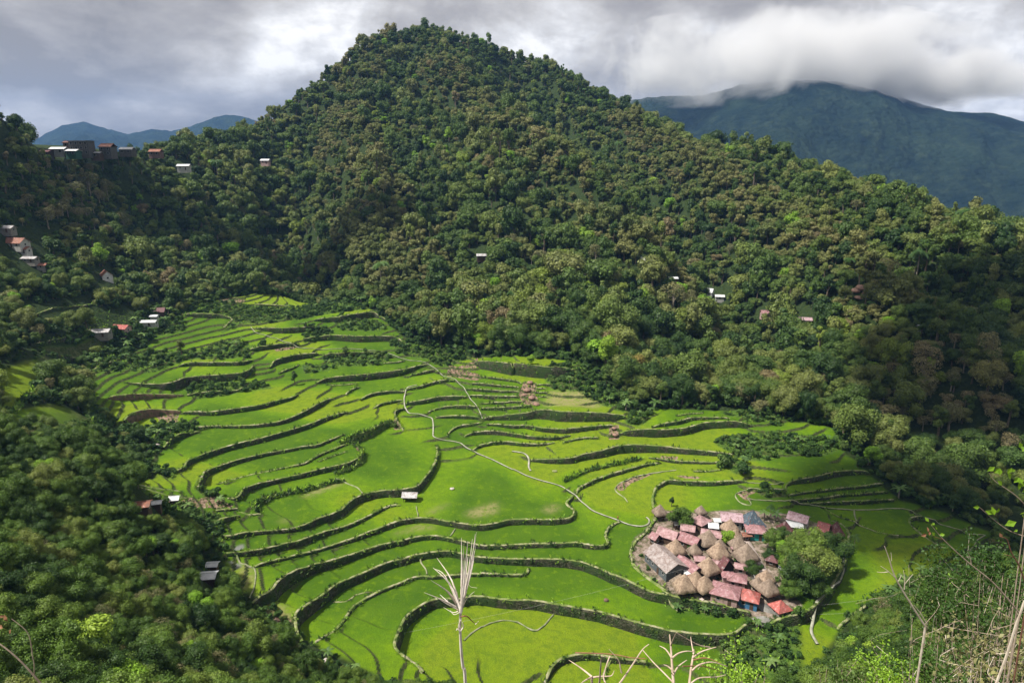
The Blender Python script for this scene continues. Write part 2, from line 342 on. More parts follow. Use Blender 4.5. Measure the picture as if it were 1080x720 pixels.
# ---------------------------------------------------------------- terrace walls (traced), each laid on the slope
Z1=(100,290);Z2=(320,290);Z3=(540,350);Z4=(760,400);Z5=(100,420);Z6=(320,420);Z8=(200,560);Z9=(420,560);P3=(540,460);P4=(840,500);Z10=(600,560)
def cv(*segs):
    o = []
    for org, pts in segs:
        for p in pts: o.append((org[0] + p[0] / 4.5, org[1] + p[1] / 4.5))
    return o
WALLS = [  # (kind, pixel polyline, label)
('s', cv((Z1,[(155,572),(260,574),(350,567),(405,542),(430,522),(520,502),(620,492),(700,482),(735,462),(752,430)])), 'tall overgrown wall under the long upper left rice field with a bare pale rim'),
('s', cv((Z1,[(400,452),(450,437),(560,434),(700,430),(745,408)])), 'dark stone wall behind the upper left rice field, below the round bushes'),
('s', cv((Z1,[(735,358),(830,342),(900,327),(965,322)])), 'brown bare wall under the small paddy where the upper footpath bends'),
('s', cv((Z1,[(440,582),(470,577),(560,562),(680,550),(720,520)])), 'low grassy wall of the small paddy wedged below the upper left rice field'),
('s', cv((Z1,[(425,672),(560,672),(680,648),(790,627),(860,602),(940,578),(960,560)])), 'thick dark wall under the broad paddy left of the lone small tree'),
('e', cv((Z1,[(80,668),(150,645),(250,618),(330,602),(420,585)])), 'long brown eroded wall at the left end of the terraces, the upper of two'),
('e', cv((Z5,[(150,188),(180,152),(240,117),(300,97),(410,85)])), 'brown eroded wall curling above the white rubble heap at the left'),
('s', cv((Z1,[(760,122),(850,127),(900,128),(1000,131),(1080,131)]),(Z2,[(100,128),(200,120)])), 'topmost hedge topped wall right under the forest at the upper left'),
('s', cv((Z1,[(430,196),(545,193),(600,192),(655,206),(610,250)])), 'low wall around the pale green field behind the bushes, upper left'),
('s', cv((Z1,[(770,252),(850,260),(900,264),(1000,258),(1080,248)]),(Z2,[(110,255),(140,262)])), 'grassy wall high at the upper left, above the footpath end'),
('s', cv((Z1,[(830,432),(850,407),(900,393),(960,378),(1060,368)])), 'low pale wall around the patch below the upper footpath'),
('s', cv((Z1,[(870,455),(930,432),(965,412)])), 'very short dark wall on the slope below the upper footpath'),
('s', cv((Z2,[(50,216),(180,212),(260,194),(340,178),(390,200)])), 'wall below the second grassy strip from the forest edge, upper middle'),
('s', cv((Z2,[(0,300),(130,288),(260,302),(440,292),(470,310)])), 'low brown wall of the narrow field beside the red shrub'),
('s', cv((Z2,[(90,377),(200,374),(350,371),(380,385)])), 'rounded bank below the dome shaped paddy in the upper middle'),
('s', cv((Z2,[(380,432),(440,432),(480,422)])), 'short wall beside the right end of the bushy hedge, near the footpath'),
('s', cv((Z2,[(60,502),(110,490),(180,488),(250,490),(330,488),(420,483),(500,472),(550,452),(592,440)])), 'long dark wall stepping up to the footpath below the bushy hedge'),
('s', cv((Z2,[(110,508),(180,512),(250,507)])), 'short thin wall just in front of the long dark wall below the hedge'),
('s', cv((Z2,[(505,487),(560,480),(625,466),(645,482)])), 'short wall of the wedge shaped paddy touching the footpath'),
('s', cv((Z2,[(200,560),(215,545),(240,535),(262,526)])), 'tiny curved wall inside the winding paddy of the upper middle'),
('s', cv((Z2,[(270,585),(300,572),(340,562),(420,560),(480,563)])), 'dark wall meeting the top of the white stone stair from the left'),
('s', cv((Z2,[(330,628),(355,618),(380,608),(470,598)])), 'short dark wall left of the white stone stair, the lower of two'),
('s', cv((Z2,[(485,555),(560,548),(620,530),(690,518),(715,518)])), 'curved wall above the paddy enclosed by the white stone stair'),
('s', cv((Z2,[(486,614),(560,610),(640,597),(770,587)])), 'dark shaggy wall beside the elbow of the white stone stair'),
('s', cv((Z2,[(590,650),(640,636),(700,628),(830,631)])), 'grassy wall between the shaggy wall and the small paddies right of the stair'),
('s', cv((Z2,[(475,632),(445,640),(430,655),(440,690),(466,716)]),(Z6,[(472,150)])), 'steep dark wall at the head of the big middle paddy'),
('s', cv((Z2,[(815,420),(900,426),(1000,432)]),(Z3,[(0,155),(100,162),(180,172),(290,168)])), 'highest wall of the right hand terrace flight, next to the forest'),
('s', cv((Z2,[(850,475),(920,470),(1020,468),(1035,480)])), 'second wall down in the flight left of the reddish landslip'),
('s', cv((Z2,[(800,520),(850,516),(920,511),(1022,508)])), 'third wall down in the flight left of the reddish landslip'),
('s', cv((Z2,[(780,548),(860,545),(940,540),(1026,536)])), 'fourth wall down in the flight left of the reddish landslip'),
('s', cv((Z2,[(790,577),(880,573),(1024,568)])), 'fifth wall down in the flight left of the reddish landslip'),
('s', cv((Z2,[(840,613),(900,606),(1042,600)])), 'sixth wall down in the flight left of the reddish landslip'),
('s', cv((Z2,[(845,637),(950,634),(1050,628),(1080,624)])), 'lowest wall of the flight ending at the foot of the reddish landslip'),
('s', cv((Z3,[(118,216),(180,216)])), 'uppermost short wall right of the reddish landslip'),
('s', cv((Z3,[(108,242),(165,241)])), 'second short wall right of the reddish landslip'),
('s', cv((Z3,[(112,267),(168,266)])), 'third short wall right of the reddish landslip'),
('s', cv((Z3,[(125,294),(172,293)])), 'lowest short wall right of the reddish landslip'),
('s', cv((Z2,[(860,682),(960,676),(1040,670)]),(Z3,[(60,402),(110,384),(180,385),(220,398),(330,399),(460,401),(535,401)])), 'long wall under the landslip and the dry grass slope'),
('s', cv((Z6,[(870,122),(940,126),(1000,130)]),(Z3,[(0,447),(60,436),(150,453),(240,459),(280,450),(400,436),(480,431)])), 'long wall ending at the small reddish earth scar'),
('s', cv((Z6,[(760,178),(800,162),(900,155),(980,160)]),(Z3,[(0,478),(100,490),(200,490),(245,480),(275,468)])), 'wavy wall left of the small reddish earth scar'),
('s', cv((Z6,[(800,243),(840,217),(900,201),(960,195)]),(Z3,[(0,512),(80,521),(165,516),(200,505)])), 'dark arc shaped wall at the top of the paddy closed by the stone bund'),
('s', cv((Z3,[(240,507),(300,491),(350,487),(412,491)])), 'short thick wall just left of the small reddish earth scar'),
('s', cv((Z3,[(510,476),(620,481),(700,481),(800,471),(850,456),(900,431),(960,421),(1080,416)]),(Z4,[(150,200)])), 'long wall curving up to the forest edge behind the widest right hand paddy'),
('s', cv((Z3,[(780,402),(830,386),(905,376)])), 'short wall on the grassy slope by the forest, the upper one'),
('s', cv((Z3,[(660,470),(720,452),(790,440),(850,410),(960,402),(1035,398)])), 'short wall on the grassy slope by the forest, the lower one'),
('s', cv((Z3,[(90,597),(180,602),(280,602),(340,582),(420,571),(500,546),(560,541),(640,541),(760,551),(860,563),(960,571),(1045,576)])), 'very long wall with posts in front of the widest right hand paddy'),
('g', cv((Z3,[(250,697),(300,670),(380,637),(460,621),(540,601),(612,581)])), 'thick weedy bank between the stone bund and the curved brown bed'),
('s', cv((Z3,[(650,575),(700,585),(780,602),(860,607),(950,612),(1005,608)])), 'crumbling wall in front of the long wall with posts, at its right end'),
('s', cv((P3,[(305,262),(310,240),(345,222),(400,192),(470,168),(560,142),(640,118),(700,108)])), 'hook shaped wall starting at the stone walkway and curving up to the right'),
('p', cv((P3,[(550,305),(535,280),(500,260),(485,235),(515,205),(600,172),(700,158),(780,150)])), 'pale rim around the curved brown bed'),
('s', cv((Z3,[(860,652),(930,657),(995,645)])), 'short dark wall among the broken terraces below the round shrub'),
('s', cv((P3,[(670,330)]),(P3,[(665,290),(680,235),(740,200),(780,207),(860,214),(960,218),(1080,208)]),(Z4,[(120,478)])), 'grassy wall hooking round the paddy behind the village'),
('s', cv((Z4,[(310,520),(305,495),(330,482),(400,471),(460,461),(520,441),(600,423),(705,411)])), 'pale rimmed wall at the top of the small flight on the right'),
('s', cv((Z4,[(318,545),(400,526),(480,516),(560,501),(640,491),(700,481),(772,462)])), 'second wall of the small flight on the right'),
('s', cv((Z4,[(325,566),(420,556),(500,546),(560,531),(650,521),(720,511),(795,500)])), 'third wall of the small flight on the right'),
('s', cv((Z4,[(400,570),(470,566),(560,558),(700,548),(825,536)])), 'lowest thin wall of the small flight on the right'),
('p', cv((Z4,[(130,560),(200,563),(300,561),(370,571),(450,576),(540,583),(640,586),(740,581),(830,573),(900,579),(950,601),(1010,621),(1080,645)]),(P4,[(800,225),(860,232),(900,238)])), 'long whitish bund along the far side of the dark green field'),
('p', cv((Z4,[(115,478),(220,481),(300,487)])), 'thin pale bund above the field edge behind the dark blue roof'),
('p', cv((Z4,[(300,516),(190,516),(150,505),(105,515),(65,540),(90,575),(135,592),(155,585),(125,556)])), 'pale bund looping round the bare plot behind the dark blue roof'),
('b', cv((Z4,[(500,582),(560,620),(650,646),(760,690),(850,706)])), 'low grassy bund slanting across the dark green field'),
('p', cv((Z4,[(638,588),(640,620),(652,645)])), 'short pale bund dividing the dark green field'),
('s', cv((P4,[(605,160),(560,165),(535,180),(545,205),(600,250),(690,305)])), 'dark hooked wall in the fields at the far right'),
('p', cv((P4,[(905,240),(865,262),(852,300),(825,320),(840,342)])), 'small pale bund at the right hand tip of the fields'),
('s', cv((P4,[(195,718),(250,672),(300,637),(350,602),(400,568),(440,557),(520,547),(560,522),(545,502),(580,477),(660,470)])), 'steep dark bank where the field ends above the ravine'),
('s', cv((Z5,[(490,158),(560,147),(700,142),(760,137),(860,122),(920,102),(1000,62),(1080,12)]),(Z2,[(130,575)])), 'dark stone wall with a bare patch, behind the brightest left paddy'),
('s', cv((Z5,[(330,285),(370,238),(430,202),(495,178)])), 'rough bank round the left end of the brightest left paddy'),
('s', cv((Z5,[(390,402),(432,377),(442,345),(500,310),(545,290),(620,256),(700,226),(800,196),(900,161),(1000,126)]),(Z6,[(60,105),(100,86),(205,55)])), 'long wall under the brightest left paddy'),
('s', cv((Z5,[(495,482),(510,430),(530,377),(590,346),(650,316),(720,291),(800,266),(900,246),(1000,226)]),(Z6,[(60,228),(130,197),(195,170)])), 'second long wall below the brightest left paddy'),
('s', cv((Z5,[(585,442),(640,416),(720,386),(800,361),(900,336),(1000,316),(1040,282)]),(Z6,[(90,262),(140,242),(210,216)])), 'third long wall below the brightest left paddy'),
('s', cv((Z6,[(68,302),(130,277),(197,255)])), 'short thick wall inside the third left field, near the rough bank'),
('s', cv((Z5,[(640,530),(682,540),(702,490),(722,460),(780,431),(860,406),(940,381),(1000,366)]),(Z6,[(60,350),(120,336),(200,322),(250,302),(275,280)])), 'fourth long wall below the brightest left paddy, with a pale curved end'),
('g', cv((Z5,[(770,575),(765,530),(830,482),(900,462),(1000,440),(1080,415)]),(Z6,[(130,398),(190,390)])), 'wide overgrown bank of long grass across a left paddy'),
('s', cv((Z5,[(690,600),(740,612),(792,590)])), 'dark corner wall below the bare earth plot on the left'),
('s', cv((Z8,[(170,132),(200,136),(260,102),(330,77),(400,61),(480,46),(560,12)]),(Z6,[(60,611),(140,580),(180,560),(220,511),(260,481),(310,461),(380,451),(460,453),(540,441),(572,400),(602,360),(627,310),(637,260),(630,225)])), 'wall running from the lower left to the little granary and up beside the big middle paddy'),
('s', cv((Z8,[(190,227),(240,216),(300,196),(380,166),(450,126),(520,100),(600,52)]),(Z6,[(80,667),(160,637),(240,602),(310,561),(370,521),(410,501),(462,500)])), 'wall ending just below the little granary'),
('s', cv((Z8,[(320,266),(400,216),(480,176),(560,141),(640,106),(720,71),(800,41)]),(Z6,[(300,650),(380,616),(450,586),(540,572),(600,576),(700,596),(780,612),(860,616),(920,599),(980,581)]),(P3,[(100,401),(200,406),(268,401),(292,386),(297,355),(265,335),(250,315),(280,292),(286,272)])), 'long wall sweeping below the largest light green paddy to the stone walkway'),
('s', cv((Z8,[(310,477),(350,442),(400,411),(425,350),(470,300),(520,251),(600,206),(700,166),(800,121),(900,76),(1000,51)]),(Z9,[(0,61),(60,36),(130,22),(200,22),(270,41),(330,56),(390,75),(500,71),(620,61),(760,61),(850,56),(900,71),(960,77),(1000,72)]),(P3,[(455,505),(440,470),(455,430),(490,405),(508,399)])), 'long wall with a squared right end, next below the largest light green paddy'),
('s', cv((Z8,[(545,642),(515,592),(505,487),(560,421),(640,351),(690,291),(740,261),(820,221),(900,176),(1000,136)]),(Z9,[(0,151),(60,121),(150,101),(230,89),(290,101),(350,121),(430,126),(520,131),(620,131),(700,129),(800,136),(880,151),(960,186),(1020,221)]),(Z10,[(240,225),(320,270),(380,305),(440,318),(500,326),(560,341),(640,346),(720,352),(800,372),(860,378)])), 'highest stone wall, running from the lower left to the foot of the village'),
('s', cv((Z8,[(585,627),(620,581),(700,511),(735,451),(780,371),(850,321),(900,291),(980,256)]),(Z9,[(0,256),(60,221),(120,206)]),(Z9,[(140,216),(200,211),(330,196),(420,191),(480,191),(540,193),(612,191),(616,152)])), 'pale rimmed wall starting beside the small grey stone at the bottom left'),
('s', cv((Z9,[(120,712),(60,672),(0,642)]),(Z8,[(990,642),(970,602),(990,531),(1020,441)]),(Z9,[(40,431),(100,376),(160,336),(230,326),(300,331),(340,311),(400,311),(480,326),(560,331),(640,329),(720,346),(800,361),(880,376),(960,391)]),(Z10,[(100,376),(200,406),(300,436),(400,466),(480,486),(560,496),(640,501),(740,501),(790,491),(812,461),(840,432),(885,425)])), 'wall bulging round the lowest centre field and running to the right under the village'),
('p', cv((Z9,[(310,512),(350,466),(400,436),(460,406),(520,399),(570,406),(610,436),(650,461),(690,431),(720,386),(736,366)])), 'heart shaped bund in the lowest centre field'),
('s', cv((Z9,[(690,718),(720,652),(760,602),(820,586),(880,573),(940,576)]),(Z10,[(150,583),(220,591),(280,601),(370,602)])), 'wall round the corner paddy behind the dry cane stalks'),
('s', cv((Z10,[(160,690),(178,622),(197,592)])), 'short wall dividing the paddies behind the dry cane stalks'),
('p', cv((Z9,[(135,205),(138,185),(120,150),(100,130),(103,112)])), 'thin curved bund just left of the tall dry plume'),
('b', cv((Z8,[(680,345),(760,349),(765,322),(800,302),(860,292),(870,300)])), 'thin rounded bund looping in a lower left paddy'),
('p', cv((Z8,[(235,222),(255,263),(320,264),(327,320),(320,400),(300,455)])), 'pale bund dropping beside the grey pond at the lower left'),
('p', cv((Z6,[(150,370),(215,410),(260,430),(282,466)])), 'thin pale bund crossing the slope left of the granary'),
('p', cv((Z6,[(535,512),(547,572)])), 'short pale bund just right of the granary'),
('p', cv((Z6,[(695,657),(720,616)])), 'short pale bund left of the tip of the dry plume'),
('s', cv((Z6,[(625,90),(700,88),(840,95)])), 'upper wall of the small stacked paddies right of the white stair'),
('s', cv((Z6,[(680,180),(700,150),(740,132),(800,126),(845,116)])), 'curled wall below the small stacked paddies right of the white stair'),
('g', cv((Z6,[(175,215),(250,180),(300,167),(350,141),(400,116),(440,126)])), 'rough tumbled bank at the upper left of the big middle paddy'),
('g', cv((Z6,[(215,190),(250,225),(280,260),(270,300),(200,340),(150,350)])), 'rough bank with reddish soil left of the big middle paddy'),
('s', cv((Z5,[(200,562),(300,546),(420,522)])), 'dark wall just below the rusty roofed sheds at the left'),
('s', cv((Z5,[(210,612),(300,602),(380,592),(470,557)])), 'grassy wall of the narrow strip below the sheds at the left'),
('s', cv((Z5,[(585,626),(640,602),(684,586)])), 'short stone wall below the bare earth plot, the upper one'),
('s', cv((Z5,[(590,692),(650,652),(692,627)])), 'short stone wall below the bare earth plot, the lower one'),
('s', [(697,537),(690,546),(682,558),(669,569),(664,582),(669,598),(682,610),(697,622),(707,634),(716,641)], 'rounded stone retaining wall at the left end of the village'),
('s', [(812,655),(830,650),(846,648),(858,640),(870,627),(880,612),(890,592),(894,575),(896,560),(890,550),(878,545)], 'retaining wall round the grove at the right end of the village'),
]
PATHS = [
(cv((Z1,[(740,245),(760,268),(840,290),(900,312),(970,338),(1080,345)]),(Z2,[(100,345),(240,352)]),(Z2,[(370,367),(470,405),(500,418),(580,430),(620,460),(665,500),(720,515),(760,545),(790,590),(830,640),(850,690)])), 'narrow stone footpath coming down from the upper left past the hedges', .2),
(cv((Z2,[(540,545),(490,552),(478,590),(480,625),(500,655),(560,662),(600,670)]),(Z6,[(612,92),(617,130),(615,190),(650,196),(690,198),(740,210),(780,235),(830,260),(900,290),(1000,340)]),(P3,[(0,150),(60,180),(130,205),(210,225),(260,245),(300,270),(340,310),(380,350),(440,375),(500,395),(560,418),(620,425),(652,412),(654,386),(638,380)])), 'white stone walkway running across the fields to the village', .28),
(cv((P3,[(0,62),(60,70),(82,100),(78,140),(88,160)])), 'double stone bund path closing the paddy above the walkway', .36),
([(889,585),(890,600),(884,612),(873,625),(860,637),(858,650),(855,662),(862,680)], 'pale stepped footpath down the right side of the grove', .38),
]
print('walls', len(WALLS))
def resample(P, st):
    P = np.asarray(P, float); d = np.r_[0, np.cumsum(np.hypot(*(P[1:] - P[:-1]).T))]
    n = max(int(d[-1] / st), 2); s = np.linspace(0, d[-1], n + 1)
    Q = np.c_[np.interp(s, d, P[:, 0]), np.interp(s, d, P[:, 1])]
    for _ in range(3): Q[1:-1] = (Q[:-2] + 2 * Q[1:-1] + Q[2:]) / 4
    return Q
def lay(pts, off):
    w = [hit(MT, p[0], p[1], 90, 480, off) for p in pts]; w = [q[:2] for q in w if q]
    return resample(w, .9)
wall_lines = [lay(w[1], .9) for w in WALLS]
path_lines = [lay(p[0], .6) for p in PATHS]

# fine terrace grid, solved so that each field is level and all the fall is taken at the walls
G = .42
fx = np.arange(-214, 152, G); fy = np.arange(112, 412, G); FX, FY = np.meshgrid(fx, fy); ny, nx = FX.shape
tmask = inpoly(FX, FY, TERRPOLY)
tmc = smooth2(inpoly(CX, CY, TERRPOLY).astype(float), 5)
tm = Field(cx[0], cy[0], CS, tmc)(FX, FY)
m_out = MH(FX, FY); m_in = MT(FX, FY)
blend = np.clip(tm * 1.5, 0, 1); macro = m_out * (1 - blend) + m_in * blend
wh = np.ones((ny, nx - 1)); wv = np.ones((ny - 1, nx))
def cut(line):
    u = (line[:, 0] - fx[0]) / G; v = (line[:, 1] - fy[0]) / G
    for a in range(len(u) - 1):
        u0, u1, v0, v1 = u[a], u[a + 1], v[a], v[a + 1]
        for j in range(int(math.ceil(min(v0, v1))), int(math.floor(max(v0, v1))) + 1):
            if v1 == v0: continue
            x = u0 + (j - v0) / (v1 - v0) * (u1 - u0); i = int(math.floor(x))
            if 0 <= j < ny and 0 <= i < nx - 1: wh[j, i] = 2e-4
        for i in range(int(math.ceil(min(u0, u1))), int(math.floor(max(u0, u1))) + 1):
            if u1 == u0: continue
            y = v0 + (i - u0) / (u1 - u0) * (v1 - v0); j = int(math.floor(y))
            if 0 <= i < nx and 0 <= j < ny - 1: wv[j, i] = 2e-4
for w, ln in zip(WALLS, wall_lines):
    if w[0] in 'seg': cut(ln)
def lay_side(pts):
    w = [hit(MH, p[0], p[1], 170, 480, .6) for p in pts]; return resample([q[:2] for q in w if q], .9)
for kd_, pts, lb_ in [('s', [(30,333),(60,324),(100,320),(104,322)], 'long pale bank wall high on the left slope above the slope hamlet'), ('s', [(46,371),(80,366),(116,358)], 'upper of two stone walls of the narrow side terraces at the left'), ('s', [(68,385),(100,380),(124,373)], 'lower of two stone walls of the narrow side terraces at the left'),
                      ('g', [(0,441),(20,425),(38,408),(72,382)], 'weedy bank of the bright plot at the left edge'), ('g', [(18,458),(50,456),(76,453),(98,440)], 'weedy bank below the small plot on the near left knoll'), ('s', [(30,362),(70,352),(112,344)], 'dark wall behind the narrow side terraces at the left')]:
    WALLS.append((kd_, pts, lb_)); wall_lines.append(lay_side(pts))
lam = (G / 24.0) ** 2 + .5 * np.clip(1 - tm * 2.2, 0, 1) ** 3
def Aop(z):
    r = lam * z
    dx = (z[:, 1:] - z[:, :-1]) * wh; r[:, 1:] += dx; r[:, :-1] -= dx
    dy = (z[1:] - z[:-1]) * wv; r[1:] += dy; r[:-1] -= dy
    return r
diag = lam.copy(); diag[:, 1:] += wh; diag[:, :-1] += wh; diag[1:] += wv; diag[:-1] += wv
z = macro.copy(); r = lam * macro - Aop(z); p = r / diag; rz = (r * p).sum(); rz0 = rz
for it in range(420):
    Ap = Aop(p); al = rz / (p * Ap).sum(); z += al * p; r -= al * Ap
    s = r / diag; rz2 = (r * s).sum()
    if rz2 < rz0 * 1e-9: break
    p = s + rz2 / rz * p; rz = rz2
print('terrace solve', it, float(rz2 / rz0))
# what still slopes is cut into narrow benches with low earth steps
def step_cut(z):
    zs = z.copy(); gx_ = np.zeros_like(z); gy_ = np.zeros_like(z); nearw = np.zeros_like(z)
    gx_[:, 1:] = (z[:, 1:] - z[:, :-1]) / G * (wh > .5); gy_[1:] = (z[1:] - z[:-1]) / G * (wv > .5)
    nearw[:, 1:] += wh < .5; nearw[1:] += wv < .5; nearw = np.clip(smooth2(np.clip(nearw, 0, 1), 5) * 6, 0, 1)
    sl = smooth2(np.hypot(gx_, gy_), 6)
    amt = np.clip((smooth2(np.minimum(sl, .6), 12) - .045) / .05, 0, 1) * np.clip(tm * 3 - .6, 0, 1) * (1 - nearw)
    st = .92; q = (zs + .25 * fbm(FX, FY, 9, 91, 2)) / st; fr = q - np.floor(q); wd = np.clip(.75 * np.maximum(sl, .05) / st, .05, .5)
    stepped = (np.floor(q) + np.clip((fr - 1 + wd) / wd, 0, 1)) * st + .06 * np.exp(-(fr / .04) ** 2)
    return z * (1 - amt) + stepped * amt
z = step_cut(z)
FZ = Field(fx[0], fy[0], G, z)
def ground(x, y):
    x = np.asarray(x, float); y = np.asarray(y, float)
    ins = (x > fx[0]) & (x < fx[-1] - G) & (y > fy[0]) & (y < fy[-1] - G)
    return np.where(ins, FZ(x, y), MH(x, y))
class GF:
    def __call__(s, x, y): return ground(x, y)
GROUND = GF()

# ---------------------------------------------------------------- zone masks on the fine grid (what grows where)
def zmask(polys):
    m = np.zeros(FX.shape, bool)
    for P in polys: m |= inpoly(FX, FY, P)
    return m
HEDGES = [tpoly(p, o) for o, p in [
 (Z1,[(0,330),(380,200),(440,250),(420,285),(300,320),(170,400),(210,410),(300,385),(480,372),(640,310),(730,330),(745,400),(560,425),(440,425),(360,470),(300,500),(150,525),(0,560)]),
 (Z1,[(380,150),(560,110),(800,140),(1080,135),(1080,200),(800,235),(700,240),(600,285),(640,230),(640,212),(540,190),(400,190)]),
 (Z1,[(420,545),(560,510),(800,500),(850,540),(700,560),(640,580),(470,605)]),
 (Z1,[(760,370),(830,345),(730,345)]),
 (Z2,[(80,380),(380,370),(430,400),(350,452),(150,440),(100,410)]), (Z2,[(0,410),(100,430),(150,450),(60,462),(0,465)]),
 (Z2,[(400,310),(560,290),(700,340),(820,370),(790,400),(660,462),(600,425),(440,380)]), (Z2,[(0,110),(240,100),(340,130),(300,170),(180,190),(0,210)]),(Z2,[(130,215),(340,195),(400,250),(360,275),(180,270)]),(Z2,[(0,250),(100,260),(150,285),(0,320)]),
 (Z3,[(150,180),(330,125),(480,240),(600,340),(530,390),(390,330),(300,270),(190,250)]), (Z3,[(560,360),(700,350),(640,440),(600,470),(530,440)]),(Z3,[(990,490),(1080,480),(1080,600),(1040,580),(960,530)]),
 (Z4,[(0,280),(200,235),(420,250),(570,265),(560,320),(460,360),(330,345),(240,380),(130,385),(60,350)]),(Z4,[(0,385),(110,380),(135,460),(60,455)]),(Z4,[(0,150),(130,190),(300,200),(320,140),(120,120)]),(Z4,[(170,520),(310,522),(315,555),(200,560)]),
 (Z5,[(180,190),(400,140),(500,150),(480,190),(380,240),(320,300),(300,380),(400,400),(380,460),(280,420),(200,300),(120,220)]),
 (Z5,[(480,500),(580,490),(600,540),(540,560)]),(Z5,[(0,520),(200,560),(240,640),(420,640),(560,720),(0,720)]),
 (Z8,[(0,0),(160,20),(170,120),(190,300),(300,460),(100,500),(0,300)]),
 (Z10,[(440,335),(640,365),(800,395),(840,410),(700,412),(460,370)]),(P4,[(200,700),(320,640),(420,570),(560,560),(640,480),(760,480),(800,560),(700,700)]),
 (Z10,[(840,430),(1100,380),(1100,760),(700,760),(720,520),(800,500)])]]
SOIL = [tpoly(p, o) for o, p in [
 (Z3,[(55,205),(118,210),(112,285),(135,352),(60,356),(30,292)]),(Z3,[(462,432),(508,432),(512,508),(460,508)]),
 (P3,[(500,255),(490,235),(520,210),(600,178),(690,165),(640,190),(560,225),(530,260)]),
 (Z5,[(360,650),(480,570),(580,540),(600,560),(660,575),(590,625),(520,620),(470,670)]),(Z5,[(580,545),(620,560),(675,580),(600,620)]),
 (Z2,[(690,440),(720,450),(840,470),(830,505),(680,500)]),(Z2,[(720,455),(800,420),(830,390),(820,450)]),
 (P3,[(780,190),(900,200),(880,212),(790,205)]),(Z3,[(700,580),(790,585),(780,605),(710,600)]),
 (Z6,[(215,180),(270,215),(290,265),(260,270),(230,215)]),(Z6,[(430,110),(465,120),(460,155),(430,145)]),
 (Z4,[(75,540),(110,520),(150,512),(170,530),(130,550),(150,580),(120,580)]),(Z1,[(850,345),(960,325),(950,350),(860,365)]),
 (Z1,[(540,105),(640,90),(720,100),(700,120),(560,112)]),
 (Z5,[(290,110),(400,100),(400,140),(320,150)]),(Z8,[(420,510),(500,540),(480,580),(380,540)])]]
DRY = [tpoly(p, o) for o, p in [
 (Z3,[(180,260),(330,270),(430,350),(380,370),(150,360)]),(Z8,[(250,275),(320,290),(320,400),(260,420)]),(Z8,[(340,460),(440,430),(520,560),(400,560)]),(Z6,[(580,560),(700,500),(680,520),(600,570)]),(Z6,[(770,560),(920,500),(920,560),(800,590)]),
 (P3,[(140,370),(190,335),(230,350),(190,385)]),(Z6,[(440,650),(560,600),(640,620),(500,640),(420,670)]),(Z5,[(880,625),(910,622),(940,640),(900,645)]),(Z6,[(0,470),(190,385),(200,410),(60,470),(0,490)])]]
POND = [tpoly(p, o) for o, p in [(Z8,[(210,190),(265,162),(272,190),(230,215)]),(Z8,[(195,270),(255,268),(262,290),(230,310)])]]
VILL = tpoly([(697,537),(690,546),(682,558),(669,569),(665,582),(670,598),(682,610),(697,622),(707,634),(716,641),(745,641),(780,648),(815,655),(840,648),(845,640),(822,600),(815,575),(830,562),(885,565),(884,553),(862,551),(830,541),(806,541),(795,538),(760,538),(730,540)])
mh = zmask(HEDGES) & tmask; ms = zmask(SOIL); md = zmask(DRY); mp = zmask(POND); mv = inpoly(FX, FY, VILL)
z[mp] -= .1
sm = lambda a, n: smooth2(a.astype(float), n)
MINI = []
for P in [[(0,392),(48,372),(72,380),(36,408),(0,440)], [(44,364),(112,350),(116,357),(50,371)], [(66,377),(118,366),(122,373),(74,384)], [(10,432),(58,426),(96,438),(74,452),(20,456)], [(100,402),(128,398),(140,412),(104,425)]]:
    q_ = [hit(MH, p[0], p[1], 170) for p in P]; MINI.append([p[:2] for p in q_ if p])
mm = zmask(MINI)
zr = np.maximum(sm(tmask, 3) * (1 - sm(mv, 1)), sm(mm, 3)); zg = np.maximum(sm(mh, 3), 0); zb = np.clip(sm(ms, 2), 0, 1)
zd = sm(md, 14); zv = sm(mv, 1); zp = sm(mp, 1)
# fields differ a little from one to the next: seed a tone per field by spreading random numbers inside the cut grid
tone = fbm(FX, FY, 30, 41, 3) * 3.6 + rng.normal(0, .15, FX.shape)
for it in range(240):
    a = tone.copy(); wsum = np.ones_like(a)
    a[:, 1:] += tone[:, :-1] * wh; wsum[:, 1:] += wh; a[:, :-1] += tone[:, 1:] * wh; wsum[:, :-1] += wh
    a[1:] += tone[:-1] * wv; wsum[1:] += wv; a[:-1] += tone[1:] * wv; wsum[:-1] += wv
    tone = a / wsum
tone = np.clip((tone - tone.mean()) * .85 + .5, 0, 1)

# ---------------------------------------------------------------- ground sheet
def geo(a, b, s0, k):
    o = []; x = a; s = s0
    while (x < b if b > a else x > b):
        x = x + s if b > a else x - s; o.append(x); s *= k
    return o
gx = np.array(sorted(geo(fx[0], -4600, 1.5, 1.035)) + list(fx) + geo(fx[-1], 4600, 1.5, 1.035))
gy = np.array(sorted(geo(fy[0], -200, 1.2, 1.02)) + list(fy) + geo(fy[-1], 5600, 1.6, 1.03))
GX, GY = np.meshgrid(gx, gy); gny, gnx = GX.shape
gz = MH(GX, GY)
farr = np.clip((np.hypot(GX, GY - 200) - 1000) / 500, 0, 1); gz = gz * (1 - farr) - 130 * farr
ix0 = int(np.searchsorted(gx, fx[0] - 1e-6)); iy0 = int(np.searchsorted(gy, fy[0] - 1e-6))
